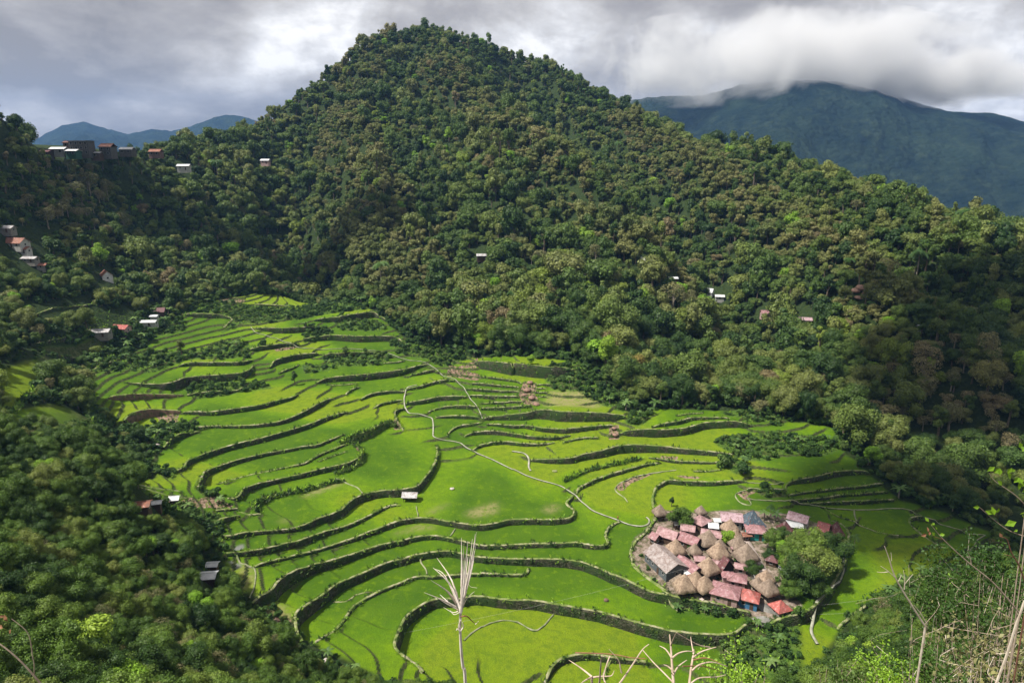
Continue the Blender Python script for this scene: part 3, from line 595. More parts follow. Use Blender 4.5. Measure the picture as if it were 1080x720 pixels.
# soften the seam: the fine solve is tied to the same macro field outside the terraces
gz[iy0:iy0 + ny, ix0:ix0 + nx] = z
rough_amt = np.ones_like(gz); rough_amt[iy0:iy0 + ny, ix0:ix0 + nx] = np.clip(1 - zr + zg, 0, 1) * (1 - zv)
gz += rough_amt * fbm(GX, GY, 5, 3, 3) * .5 * np.clip(np.hypot(GX, GY) / 20, 0, 1)
gz[iy0:iy0 + ny, ix0:ix0 + nx] += zg * np.abs(fbm(FX, FY, 2.2, 31, 3)) * .8 + ms * fbm(FX, FY, 2, 33, 3) * .4
FZ.a = gz[iy0:iy0 + ny, ix0:ix0 + nx].copy()
idx = np.arange(gny * gnx).reshape(gny, gnx)
faces = np.stack([idx[:-1, :-1], idx[:-1, 1:], idx[1:, 1:], idx[1:, :-1]], -1).reshape(-1, 4)

def ground_mat():
    m, t, b, o = new_mat('valley_ground')
    pos = t.add('ShaderNodeNewGeometry').outputs['Position']
    A = t.add('ShaderNodeAttribute', attribute_name='zone'); sp = t.add('ShaderNodeSeparateColor'); t.l.new(A.outputs['Color'], sp.inputs[0])
    B = t.add('ShaderNodeAttribute', attribute_name='zone_b'); sq = t.add('ShaderNodeSeparateColor'); t.l.new(B.outputs['Color'], sq.inputs[0])
    n_f = t.noise(pos, .9, 6, .65); n_m = t.noise(pos, .12, 5, .6); n_s = t.noise(pos, 4.5, 4, .7); n_l = t.noise(pos, .035, 3, .5)
    floor = t.ramp(n_f, [(.3, (.012, .022, .007)), (.55, (.03, .05, .014)), (.75, (.06, .075, .028))])
    tone = sq.outputs[2]
    rice = t.ramp(tone, [(0.05, (.048, .115, .003)), (.35, (.085, .178, .003)), (.6, (.118, .222, .003)), (.82, (.16, .265, .004)), (1, (.195, .262, .010))])
    rice = t.mix(t.mapr(n_m, .35, .7, 0, .45), rice, (.14, .235, .005))
    rice = t.mix(t.mapr(n_s, .42, .68, 0, .62), rice, (.045, .105, .008))
    n_t = t.noise(pos, .45, 4, .7); rice = t.mix(t.mapr(n_t, .46, .66, 0, .5), rice, (.06, .13, .010)); rice = t.mix(t.mapr(n_t, .46, .30, 0, .5), rice, (.165, .265, .006))
    rice = t.mix(t.mapr(n_f, .60, .74, 0, .35), rice, (.18, .20, .03))
    grass = t.ramp(n_f, [(.3, (.035, .085, .012)), (.5, (.075, .14, .02)), (.72, (.13, .18, .035))])
    c = t.mix(sp.outputs[0], floor, rice)
    c = t.mix(sp.outputs[1], c, grass)
    soil = t.ramp(n_f, [(.3, (.14, .09, .06)), (.5, (.26, .175, .125)), (.7, (.38, .29, .22))])
    c = t.mix(t.math('MULTIPLY', sq.outputs[0], t.mapr(n_f, .36, .52, .15, .9)), c, t.mix(n_f, (.16, .19, .04), (.34, .28, .15)))
    nb = t.math('ADD', sp.outputs[2], t.math('MULTIPLY', t.math('SUBTRACT', n_f, .5), 1.0))
    c = t.mix(t.math('MULTIPLY', t.mapr(nb, .42, .6), t.mapr(sp.outputs[2], .05, .3)), c, soil)
    vg = t.ramp(t.noise(pos, .5, 6, .7), [(.30, (.035, .075, .015)), (.42, (.10, .10, .05)), (.50, (.22, .17, .13)), (.66, (.40, .33, .28))])
    c = t.mix(sq.outputs[1], c, vg)
    alp = A.outputs['Alpha']
    c = t.mix(alp, c, (.19, .20, .18))
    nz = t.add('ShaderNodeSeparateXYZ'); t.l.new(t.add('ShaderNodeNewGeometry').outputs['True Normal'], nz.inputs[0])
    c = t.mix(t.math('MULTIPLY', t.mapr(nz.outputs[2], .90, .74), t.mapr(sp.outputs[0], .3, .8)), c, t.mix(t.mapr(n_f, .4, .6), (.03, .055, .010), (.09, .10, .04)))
    t.l.new(c, b.inputs['Base Color']); b.inputs['Roughness'].default_value = .85; b.inputs['Specular IOR Level'].default_value = .12
    bp = t.add('ShaderNodeBump'); bp.inputs['Strength'].default_value = .9; bp.inputs['Distance'].default_value = .35
    t.l.new(t.math('ADD', n_s, t.math('MULTIPLY', n_f, 1.2)), bp.inputs['Height']); t.l.new(bp.outputs[0], b.inputs['Normal'])
    return m
M['ground'] = ground_mat()
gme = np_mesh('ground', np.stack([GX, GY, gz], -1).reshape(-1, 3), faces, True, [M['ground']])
def colattr(me, name, r, g, b, a):
    full = np.zeros((gny, gnx, 4), np.float32)
    for k, ch in enumerate((r, g, b, a)):
        if ch is not None: full[iy0:iy0 + ny, ix0:ix0 + nx, k] = ch
    at = me.attributes.new(name, 'FLOAT_COLOR', 'POINT'); at.data.foreach_set('color', full.ravel())
colattr(gme, 'zone', zr, np.clip(zg, 0, 1), zb, zp); colattr(gme, 'zone_b', zd, zv, tone, None)
tag(link('ground', gme), kind='structure')
# ---------------------------------------------------------------- far mountains
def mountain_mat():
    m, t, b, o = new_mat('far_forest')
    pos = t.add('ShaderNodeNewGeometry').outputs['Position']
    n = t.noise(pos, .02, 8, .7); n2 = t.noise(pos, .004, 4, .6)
    c = t.ramp(n, [(.35, (.006, .014, .014)), (.52, (.014, .025, .020)), (.68, (.030, .045, .028))])  # forest tones darkened in place of cloud shadow on the far mountain
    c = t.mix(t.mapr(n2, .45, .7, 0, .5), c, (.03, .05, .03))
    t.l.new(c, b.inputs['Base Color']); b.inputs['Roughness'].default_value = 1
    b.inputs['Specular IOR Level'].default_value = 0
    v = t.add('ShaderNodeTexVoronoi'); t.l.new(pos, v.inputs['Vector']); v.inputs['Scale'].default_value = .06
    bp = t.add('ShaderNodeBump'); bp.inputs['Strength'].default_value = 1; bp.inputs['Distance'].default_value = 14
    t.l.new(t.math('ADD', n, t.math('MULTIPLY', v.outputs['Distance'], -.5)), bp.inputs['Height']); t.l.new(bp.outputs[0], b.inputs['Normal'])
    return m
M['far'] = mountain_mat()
def far_mountain(sky_pts, Yr, Y0, z0, n_az, n_r, seed, amp, scale):
    xs = [p[0] for p in sky_pts]; ys = [p[1] for p in sky_pts]
    P = []
    for i in range(n_az):
        px = xs[0] + (xs[-1] - xs[0]) * i / (n_az - 1); py = np.interp(px, xs, ys)
        ridge = np.array(at_y(px, py, Yr + 120 * math.sin(px * .02))); k = (px - 540) / F
        for j in range(n_r):
            t = j / (n_r - 1)
            if t < .7:
                u = t / .7; y = Y0 + (ridge[1] - Y0) * u; zz = z0 + (ridge[2] - z0) * u ** .95
            else:
                u = (t - .7) / .3; y = ridge[1] + u * 900; zz = ridge[2] - u * 350
            P.append((ridge[0] / ridge[1] * y, y, zz))
    P = np.array(P); nn = fbm(P[:, 0], P[:, 1] * .6, scale, seed, 5)
    w = np.clip(np.abs(np.tile(np.arange(n_r) / (n_r - 1), n_az) - .7) / .2, 0.0, 1)
    P[:, 2] += amp * nn * (w * .95 + .05) + 5 * fbm(P[:, 0], P[:, 1], 28, seed + 9, 3)
    idx = np.arange(n_az * n_r).reshape(n_az, n_r)
    f = np.stack([idx[:-1, :-1], idx[1:, :-1], idx[1:, 1:], idx[:-1, 1:]], -1).reshape(-1, 4)
    return P, f
P, f = far_mountain([(560,150),(620,122),(660,106),(700,102),(740,101),(780,90),(830,84),(880,87),(925,94),(960,106),(1000,119),(1040,119),(1080,129),(1160,150),(1260,170)], 2500, 1250, -140, 420, 130, 51, 150, 420)
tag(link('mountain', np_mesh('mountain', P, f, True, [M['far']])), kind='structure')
P, f = far_mountain([(-80,165),(30,150),(65,131),(88,127),(110,134),(135,141),(160,136),(180,138),(200,133),(225,124),(240,121),(262,124),(300,140),(420,170)], 4300, 2900, -60, 260, 70, 67, 160, 600)
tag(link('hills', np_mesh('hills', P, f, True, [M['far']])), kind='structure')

# ---------------------------------------------------------------- walls and paths
def wall_mats():
    m, t, b, o = new_mat('terrace_stone')
    pos = t.add('ShaderNodeNewGeometry').outputs['Position']
    n = t.noise(pos, 1.3, 5, .7); n2 = t.noise(pos, .25, 3, .6); v = t.add('ShaderNodeTexVoronoi'); t.l.new(pos, v.inputs['Vector']); v.inputs['Scale'].default_value = 3.0
    c = t.ramp(n, [(.32, (.018, .028, .008)), (.5, (.05, .052, .03)), (.62, (.10, .095, .065)), (.75, (.20, .18, .13))])
    c = t.mix(t.mapr(n2, .42, .58, 0, .8), c, (.03, .065, .012))
    t.l.new(c, b.inputs['Base Color']); b.inputs['Roughness'].default_value = .9
    bp = t.add('ShaderNodeBump'); bp.inputs['Strength'].default_value = 1; bp.inputs['Distance'].default_value = .25
    t.l.new(v.outputs['Distance'], bp.inputs['Height']); t.l.new(bp.outputs[0], b.inputs['Normal'])
    m2, t, b, o = new_mat('wall_rim')
    pos = t.add('ShaderNodeNewGeometry').outputs['Position']
    n = t.noise(pos, .35, 5, .7)
    c = t.ramp(n, [(.34, (.07, .13, .02)), (.48, (.15, .19, .05)), (.60, (.30, .29, .17)), (.74, (.46, .43, .33))])
    t.l.new(c, b.inputs['Base Color']); b.inputs['Roughness'].default_value = .9
    return m, m2
M['stone'], M['rim'] = wall_mats()
M['earth'] = simple('eroded_earth', (.22, .14, .10), (.09, .075, .05), .8, .95, .2)
M['earth_pink'] = simple('reddish_earth', (.34, .21, .16), (.20, .13, .10), .8, .95, .2)
M['bank'] = simple('weedy_bank', (.07, .12, .025), (.15, .17, .06), .7, .95, .3, bscale=3)
M['rim_green'] = simple('grassy_rim', (.11, .19, .03), (.24, .26, .10), .5, .95)
M['rim_pale'] = simple('pale_rim', (.30, .29, .20), (.13, .17, .06), .5, .9)
M['path'] = simple('path_stone', (.42, .41, .34), (.22, .23, .15), .5, .85)
tuft_pts = []          # places for grass on the walls
def normals(L):
    d = np.zeros_like(L); d[1:-1] = L[2:] - L[:-2]; d[0] = L[1] - L[0]; d[-1] = L[-1] - L[-2]
    d /= np.linalg.norm(d, axis=1)[:, None] + 1e-9
    return np.c_[-d[:, 1], d[:, 0]]
def wall_mesh(kind, L, seed):
    r = np.random.default_rng(seed); N = normals(L); k = len(L)
    za = ground(*(L + N * .85).T); zb_ = ground(*(L - N * .85).T)
    sgn = np.where(za < zb_, 1.0, -1.0)
    if np.abs((za - zb_).sum()) > .3: sgn[:] = 1.0 if (za - zb_).sum() < 0 else -1.0
    ndown = N * sgn[:, None]; up = ground(*(L - ndown * .85).T); dn = ground(*(L + ndown * .85).T)
    if kind in 'pb':
        top = np.maximum(up, dn) + (.22 if kind == 'p' else .14); hi = np.maximum(up, dn)
        bot = np.minimum(up, dn) - .3; front, back = .22, -.22
    else:
        top = np.maximum(up, dn) + .16; hi = top - .16; bot = np.minimum(up, dn) - .5; front, back = .44, -.46
    top = top + r.normal(0, .05, k); fj = r.normal(0, .07, k); fj = np.convolve(fj, [.3, .4, .3], 'same')
    h = top - bot
    ring = []
    lean = np.clip(h * .10, 0, .4)
    for off, zz in ((front + lean + fj, bot), (front + lean * .5 + fj * 1.6 + .05, bot + h * .5 + r.normal(0, .05, k)), (front + fj, top - .1), (front - .12 + fj, top + .02), (back * .3, top + .05), (back, hi - .12)):
        q = L + ndown * np.broadcast_to(off, (k,))[:, None]; ring.append(np.c_[q, zz])
    co = np.stack(ring, 1).reshape(-1, 3); n = len(ring); F_ = []; mi = []
    for i in range(k - 1):
        for j in range(n - 1):
            F_.append((i * n + j, i * n + j + 1, (i + 1) * n + j + 1, (i + 1) * n + j)); mi.append(1 if j >= 2 else 0)
    ms_ = {'s': (M['stone'], M['rim']), 'e': (M['earth'], M['rim_green']), 'g': (M['bank'], M['rim_green']), 'p': (M['stone'], M['rim_pale']), 'b': (M['bank'], M['rim'])}[kind]
    if kind != 'p':
        dens_ = {'s': 1, 'e': 1, 'g': 5, 'b': 1}[kind]
        for q in range(dens_ + 1):
            for i in range(k):
                t_ = r.random()
                off = front + .1 if r.random() < .6 else r.uniform(-.5, .5)
                zz = bot[i] + .5 + (h[i] - .55) * t_ if off > front else top[i]
                if r.random() < (.7 if kind != 'b' else .3):
                    tuft_pts.append((L[i, 0] + ndown[i, 0] * off + r.normal(0, .2), L[i, 1] + ndown[i, 1] * off + r.normal(0, .2), zz, r.uniform(.35, 1.05) * (1.5 if kind == 'g' else 1)))
    me = np_mesh('terrace_wall', co, F_, False, ms_, mi)
    return me
LAB_BACK = {'g': 'weedy bank', 'e': 'earth wall', 'p': 'bund', 'b': 'bund', 's': 'wall'}
for i, (w, L) in enumerate(zip(WALLS, wall_lines)):
    if len(L) < 3: continue
    nm = {'s': 'terrace_wall', 'e': 'terrace_wall', 'g': 'terrace_bank', 'p': 'terrace_bund', 'b': 'terrace_bund'}[w[0]]
    me = wall_mesh(w[0], L, 100 + i); o = link(nm, me)
    tag(o, w[2], LAB_BACK[w[0]], 'stone walls and bunds of the rice terraces')
for P_, L in zip(PATHS, path_lines):
    N = normals(L); w_ = P_[2]; k = len(L)
    hgt = np.maximum(ground(*(L + N * .7).T), ground(*(L - N * .7).T)); hgt = np.maximum(hgt, ground(*L.T))
    hgt = np.convolve(np.pad(hgt, 2, mode='edge'), np.ones(5) / 5, 'valid') + .28
    ring = [np.c_[L + N * w_, hgt - .9], np.c_[L + N * w_ * .9, hgt], np.c_[L - N * w_ * .9, hgt], np.c_[L - N * w_, hgt - .9]]
    co = np.stack(ring, 1).reshape(-1, 3); F_ = [(i * 4 + j, i * 4 + j + 1, (i + 1) * 4 + j + 1, (i + 1) * 4 + j) for i in range(k - 1) for j in range(3)]
    mi = [0 if j == 1 else 1 for i in range(k - 1) for j in range(3)]
    o = link('footpath', np_mesh('footpath', co, F_, False, [M['path'], M['stone']], mi)); o['kind'] = 'structure'

# ---------------------------------------------------------------- plants: meshes
def leaf_mesh(name, C, Nrm, size, tone, mat, aspect=.6, core=None, extra=None, long_dir=None):
    """one bent quad per leaf (cluster); C centres, Nrm normals"""
    n = len(C); r = np.random.default_rng(n)
    Nrm = Nrm / (np.linalg.norm(Nrm, axis=1)[:, None] + 1e-9)
    a = r.normal(size=(n, 3)) if long_dir is None else long_dir
    a = a - (a * Nrm).sum(1)[:, None] * Nrm; a /= np.linalg.norm(a, axis=1)[:, None] + 1e-9
    b = np.cross(Nrm, a); s = np.broadcast_to(size, (n,))[:, None]
    q = np.stack([C - a * s, C - b * s * aspect + Nrm * s * .15, C + a * s, C + b * s * aspect + Nrm * s * .15], 1).reshape(-1, 3)
    f = np.arange(4 * n).reshape(n, 4); tn = np.repeat(tone, 4); mi = np.zeros(n, int)
    mats = [mat]
    if core is not None:
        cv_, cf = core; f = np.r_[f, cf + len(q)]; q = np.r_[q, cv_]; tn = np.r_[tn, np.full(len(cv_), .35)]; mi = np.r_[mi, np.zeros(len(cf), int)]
    if extra is not None:                       # wood, quads
        ev, ef, em = extra; f = np.r_[f, ef + len(q)]; q = np.r_[q, ev]; tn = np.r_[tn, np.full(len(ev), .5)]; mi = np.r_[mi, np.ones(len(ef), int)]; mats.append(em)
    me = np_mesh(name, q, f, False, mats, mi)
    if len(me.vertices) == len(tn):
        at = me.attributes.new('leaf_tone', 'FLOAT', 'POINT'); at.data.foreach_set('value', tn.astype(np.float32))
    return me
def sphere_quads(c, r, seed):
    g = np.random.default_rng(seed); V = []; Fq = []; nu, nv = 7, 5
    for j in range(nv + 1):
        th = math.pi * (.04 + .92 * j / nv)
        for i in range(nu):
            ph = 2 * math.pi * i / nu; rr = r * g.uniform(.8, 1.1)
            V.append((c[0] + rr * math.sin(th) * math.cos(ph), c[1] + rr * math.sin(th) * math.sin(ph), c[2] + rr * math.cos(th) * .85))
    for j in range(nv):
        for i in range(nu):
            i2 = (i + 1) % nu; Fq.append((j * nu + i, (j + 1) * nu + i, (j + 1) * nu + i2, j * nu + i2))
    return np.array(V), np.array(Fq)
def tube_quads(pts, r, n=5):
    pts = np.array(pts, float); V = []; Fq = []
    for i, p in enumerate(pts):
        t = pts[min(i + 1, len(pts) - 1)] - pts[max(i - 1, 0)]; t /= np.linalg.norm(t); u = np.cross(t, (.31, .9, .1)); u /= np.linalg.norm(u); w = np.cross(t, u)
        for k in range(n):
            an = 2 * math.pi * k / n; V.append(p + (u * math.cos(an) + w * math.sin(an)) * r[i])
    for i in range(len(pts) - 1):
        for k in range(n): Fq.append((i * n + k, i * n + (k + 1) % n, (i + 1) * n + (k + 1) % n, (i + 1) * n + k))
    return np.array(V), np.array(Fq)
def join_q(L):
    V = []; Fq = []; b = 0
    for v, f in L: V.append(v); Fq.append(f + b); b += len(v)
    return np.concatenate(V), np.concatenate(Fq)
def crown_parts(seed, R, H, nl, n, size, flat=.8, spread=.62, core=.72, bias=.25, open_=0.0):
    """lobed crown of leaf clusters, centre of crown base at z=0, height H"""
    g = np.random.default_rng(seed); lob = []
    for k in range(nl):
        a = g.uniform(0, 2 * math.pi); q = math.sqrt(g.random()) * spread; zz = g.uniform(.22, .8)
        q *= math.sqrt(max(0.05, 1 - ((zz - .45) / .62) ** 2))
        rr = g.uniform(.26, .46) * R * (1.1 if k < 3 else 1)
        lob.append((math.cos(a) * q * R, math.sin(a) * q * R, zz * H, rr))
    lob = np.array(lob); w = lob[:, 3] ** 2; pick = g.choice(nl, n * 2, p=w / w.sum())
    d = g.normal(size=(n * 2, 3)); d[:, 2] += bias * 1.5; d /= np.linalg.norm(d, axis=1)[:, None]
    rad_ = lob[pick, 3] * g.uniform(.72, 1.12, n * 2)
    C = lob[pick, :3] + d * rad_[:, None] * np.array([1, 1, flat])
    inside = np.zeros(len(C), bool)
    for l in lob: inside |= (np.linalg.norm((C - l[:3]) / np.array([1, 1, flat]), axis=1) < l[3] * .68)
    keep = np.nonzero(~inside)[0][:n]; C = C[keep]; d = d[keep]; pick = pick[keep]
    Nn = d * .8 + g.normal(size=d.shape) * .45 + np.array([0, 0, .25])
    tone = np.clip(.5 + (g.random(nl)[pick] - .5) * .5 + g.normal(0, .2, len(C)), 0, 1)
    sz = size * g.uniform(.6, 1.35, len(C))
    cr = join_q([sphere_quads(l[:3], l[3] * core, seed * 31 + i) for i, l in enumerate(lob)]) if core else None
    return C, Nn, sz, tone, cr, lob
def trunk_quads(seed, h, r, lob=None, lift=0.0, n=5, limbs=4):
    g = np.random.default_rng(seed); bend = g.normal(0, .06 * h, 2)
    pts = [(0, 0, -1.2), (bend[0] * .2, bend[1] * .2, h * .35), (bend[0] * .7, bend[1] * .7, h * .7), (bend[0], bend[1], h)]
    L = [tube_quads(pts, [r * 1.3, r, r * .8, r * .45], n)]
    if lob is not None:
        for l in lob[:limbs]:
            e = np.array(l[:3]) + (0, 0, lift); s = np.array(pts[2]) * (1, 1, g.uniform(.75, 1.1))
            L.append(tube_quads([s, (s + e) / 2 + g.normal(0, .15, 3) - (0, 0, .3), e], [r * .5, r * .35, r * .15], 4))
    return join_q(L)
class Kind: pass
KINDS = {}
def make_kind(key, label, cat, mat, R, H, trunk_h, nl, n, size, bark='bark', variants=3, seed=1, **kw):
    """crown mesh + trunk mesh (separate parts) and a joined mesh for the far mass"""
    k = Kind(); k.key = key; k.label = label; k.cat = cat; k.R = R; k.H = H + trunk_h; k.var = []
    for v in range(variants):
        C, Nn, sz, tone, cr, lob = crown_parts(seed * 10 + v, R, H, nl, n, size, **kw)
        tq = trunk_quads(seed * 17 + v, trunk_h + H * .45, .045 * (trunk_h + H) * .6 + .05, lob, trunk_h)
        C = C + (0, 0, trunk_h); cr = (cr[0] + (0, 0, trunk_h), cr[1]) if cr is not None else None
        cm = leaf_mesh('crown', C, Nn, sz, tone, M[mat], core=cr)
        tm_ = np_mesh('trunk', tq[0], tq[1], True, [M[bark]])
        k.var.append((cm, tm_, (C, Nn, sz, tone, cr, tq, M[mat], M[bark])))
    KINDS[key] = k; return k
def joined(kind, v):
    C, Nn, sz, tone, cr, tq, m1, m2 = KINDS[kind].var[v][2]
    return leaf_mesh('tree_mass', C, Nn, sz, tone, m1, core=cr, extra=(tq[0], tq[1], m2))
# far (>300 m), mid and near versions differ in how fine the leaves are
make_kind('broad_far', 'broadleaf tree', 'tree', 'leaf', 4.6, 7.2, 1.4, 15, 1250, .33, seed=2, variants=6, spread=.74)
make_kind('round_far', 'round crowned tree', 'tree', 'leaf', 3.7, 6.8, 1.6, 11, 950, .32, seed=3, variants=4, flat=.9, spread=.7)
make_kind('tall_far', 'tall narrow tree', 'tree', 'leaf', 2.7, 8.4, 2.0, 10, 800, .30, seed=4, variants=3, spread=.6)
make_kind('light_far', 'light yellowish green tree', 'tree', 'leaf_light', 3.6, 6.4, 1.4, 12, 950, .30, seed=15, variants=3, spread=.75)
make_kind('bright_far', 'bright yellow green tree', 'tree', 'leaf_bright', 4.0, 6.4, 2.0, 11, 900, .32, seed=5, variants=2)
make_kind('broad_mid', 'broadleaf tree', 'tree', 'leaf', 4.4, 7.0, 1.2, 17, 3400, .20, seed=6, variants=5, spread=.74)
make_kind('tall_mid', 'tall narrow tree', 'tree', 'leaf', 2.8, 8.4, 1.8, 12, 2300, .19, seed=7, variants=3, spread=.6)
make_kind('bright_mid', 'bright green tree', 'tree', 'leaf_bright', 4.0, 6.0, 2.6, 11, 1600, .27, seed=8, variants=2)
make_kind('yellow_mid', 'tree with yellowish foliage', 'tree', 'leaf_yellow', 4.6, 6.5, 4.5, 10, 1300, .27, bark='bark_pale', seed=9, variants=2, core=.45)
make_kind('pale_mid', 'sparse pale tree with thin twigs', 'tree', 'leaf_pale', 4.6, 6.0, 3.5, 11, 1100, .24, bark='bark_pale', seed=10, variants=3, core=0)
make_kind('broad_near', 'dense bushy tree', 'tree', 'leaf_near', 3.0, 4.2, 1.0, 18, 6000, .105, seed=11, variants=6, spread=.75)
make_kind('bright_near', 'bright green bushy tree', 'tree', 'leaf_bright', 2.8, 3.8, 1.0, 12, 3600, .13, seed=12, variants=2)
make_kind('pale_near', 'dry brownish bush with bare twigs', 'bush', 'leaf_pale', 2.6, 3.2, .8, 12, 2300, .09, bark='bark_pale', seed=13, variants=3, core=0)
make_kind('shrub', 'round dark green shrub', 'shrub', 'leaf_shrub', 1.5, 1.9, .25, 8, 520, .22, seed=14, variants=4)
# banana clump and palm
def frond(base, dirv, L_, w, droop, seg=6):
    P = []; dirv = np.array(dirv, float); side = np.cross(dirv, (0, 0, 1)); side /= np.linalg.norm(side) + 1e-9; p = np.array(base, float); d = dirv / np.linalg.norm(dirv)
    V = []
    for i in range(seg + 1):
        t = i / seg; ww = w * math.sin(math.pi * min(.12 + t * .9, 1)) ** .7 if i < seg else .01
        V += [p - side * ww + (0, 0, -ww * .25), p + (0, 0, .02), p + side * ww + (0, 0, -ww * .25)]
        d = d + np.array([0, 0, -droop / seg]); d /= np.linalg.norm(d); p = p + d * L_ / seg
    Fq = []
    for i in range(seg):
        a = i * 3; Fq += [(a, a + 1, a + 4, a + 3), (a + 1, a + 2, a + 5, a + 4)]
    return np.array(V), np.array(Fq)
def set_tone(me, v):
    at = me.attributes.new('leaf_tone', 'FLOAT', 'POINT'); at.data.foreach_set('value', np.full(len(me.vertices), v, np.float32) + np.random.default_rng(3).uniform(-.25, .25, len(me.vertices)).astype(np.float32))
def make_frond_kind(key, label, cat, h, nf, L_, w, droop, up, r, seed, pinnate=False, variants=2):
    k = Kind(); k.key = key; k.label = label; k.cat = cat; k.R = L_; k.H = h + L_ * .5; k.var = []
    for v in range(variants):
        g = np.random.default_rng(seed + v); Q = []
        for i in range(nf):
            a = 2 * math.pi * i / nf + g.uniform(-.3, .3); u = g.uniform(*up); b = (0, 0, h)
            if pinnate:
                v_, f_ = frond(b, (math.cos(a), math.sin(a), u), L_, .03, droop, 8); mid = v_[1::3]
                Q.append((v_, f_))
                for j in range(2, len(mid)):
                    for s_ in (-1, 1):
                        for q_ in (0, .33, .66):
                            pt = mid[j - 1] * (1 - q_) + mid[j] * q_; t_ = mid[j] - mid[j - 1]; sd = np.cross(t_, (0, 0, 1)); sd /= np.linalg.norm(sd) + 1e-9
                            Q.append(frond(pt, sd * s_ + t_ * .8 + (0, 0, -.25), L_ * .26, .06, .5, 2))
            else: Q.append(frond(b, (math.cos(a), math.sin(a), u), L_ * g.uniform(.8, 1.1), w, droop))
        V, Fq = join_q(Q); cm = np_mesh('crown', V, Fq, False, [M['frond'] if not pinnate else M['leaf_shrub']]); set_tone(cm, .6)
        tv, tf = tube_quads([(0, 0, -.8), (r * .5, 0, h * .5), (0, 0, h + .05)], [r * 1.2, r, r * .7], 7)
        tm_ = np_mesh('trunk', tv, tf, True, [M['bark_pale']])
        k.var.append((cm, tm_, None))
    KINDS[key] = k
make_frond_kind('banana', 'banana plant with broad leaves', 'banana plant', 1.9, 9, 2.1, .30, 1.5, (.5, 1.6), .16, 40, variants=3)
make_frond_kind('palm', 'palm with feathery fronds', 'palm', 6.5, 14, 2.9, .1, 1.6, (.1, 1.1), .16, 50, True)

def grass_proto(mat, seed, n=16, s=.5):
    g = np.random.default_rng(seed); C = g.normal(0, .28, (n, 3)); C[:, 2] = np.abs(C[:, 2]) + .1
    Nn = g.normal(size=(n, 3)); ld = g.normal(0, .4, (n, 3)) + (0, 0, 1)
    me = leaf_mesh('grass', C, Nn, g.uniform(.5, 1.0, n) * s, g.random(n), M[mat], aspect=.22, long_dir=ld)
    return me

def stuff_instances(name, pts, scl, rot, kidx, protos):
    """one object: points on the ground, each carrying one of the plant meshes"""
    n = len(pts); me = bpy.data.meshes.new(name); me.vertices.add(n); me.vertices.foreach_set('co', np.asarray(pts, np.float32).ravel())
    a = me.attributes.new('scl', 'FLOAT', 'POINT'); a.data.foreach_set('value', np.asarray(scl, np.float32))
    a = me.attributes.new('rot', 'FLOAT', 'POINT'); a.data.foreach_set('value', np.asarray(rot, np.float32))
    a = me.attributes.new('zs', 'FLOAT', 'POINT'); a.data.foreach_set('value', np.random.default_rng(n).uniform(.72, 1.38, n).astype(np.float32))
    a = me.attributes.new('pick', 'INT', 'POINT'); a.data.foreach_set('value', np.asarray(kidx, np.int32))
    me.update(); o = link(name, me)
    pc = bpy.data.collections.new(name + '_kinds')
    for i, pm in enumerate(protos):
        po = bpy.data.objects.new('kind_%03d' % i, pm); pc.objects.link(po)
    ng = bpy.data.node_groups.new(name, 'GeometryNodeTree'); ng.interface.new_socket('Geometry', in_out='INPUT', socket_type='NodeSocketGeometry'); ng.interface.new_socket('Geometry', in_out='OUTPUT', socket_type='NodeSocketGeometry')
    N = ng.nodes; Lk = ng.links; gi = N.new('NodeGroupInput'); go = N.new('NodeGroupOutput')
    ci = N.new('GeometryNodeCollectionInfo'); ci.inputs[0].default_value = pc; ci.inputs['Separate Children'].default_value = True; ci.inputs['Reset Children'].default_value = True
    ip = N.new('GeometryNodeInstanceOnPoints'); ip.inputs['Pick Instance'].default_value = True
    def attr(nm, typ):
        q = N.new('GeometryNodeInputNamedAttribute'); q.data_type = typ; q.inputs['Name'].default_value = nm; return q.outputs['Attribute']
    m2p = N.new('GeometryNodeMeshToPoints'); Lk.new(gi.outputs[0], m2p.inputs[0])
    Lk.new(m2p.outputs[0], ip.inputs['Points']); Lk.new(ci.outputs[0], ip.inputs['Instance'])
    Lk.new(attr('pick', 'INT'), ip.inputs['Instance Index']); cx_ = N.new('ShaderNodeCombineXYZ'); Lk.new(attr('rot', 'FLOAT'), cx_.inputs[2])
    e2r = N.new('FunctionNodeEulerToRotation'); Lk.new(cx_.outputs[0], e2r.inputs[0]); Lk.new(e2r.outputs[0], ip.inputs['Rotation'])
    sv_ = N.new('ShaderNodeCombineXYZ'); zz_ = N.new('ShaderNodeMath'); zz_.operation = 'MULTIPLY'; Lk.new(attr('scl', 'FLOAT'), zz_.inputs[0]); Lk.new(attr('zs', 'FLOAT'), zz_.inputs[1]); Lk.new(attr('scl', 'FLOAT'), sv_.inputs[0]); Lk.new(attr('scl', 'FLOAT'), sv_.inputs[1]); Lk.new(zz_.outputs[0], sv_.inputs[2]); Lk.new(sv_.outputs[0], ip.inputs['Scale']); Lk.new(ip.outputs[0], go.inputs[0])
    md_ = o.modifiers.new('scatter', 'NODES'); md_.node_group = ng
    return o

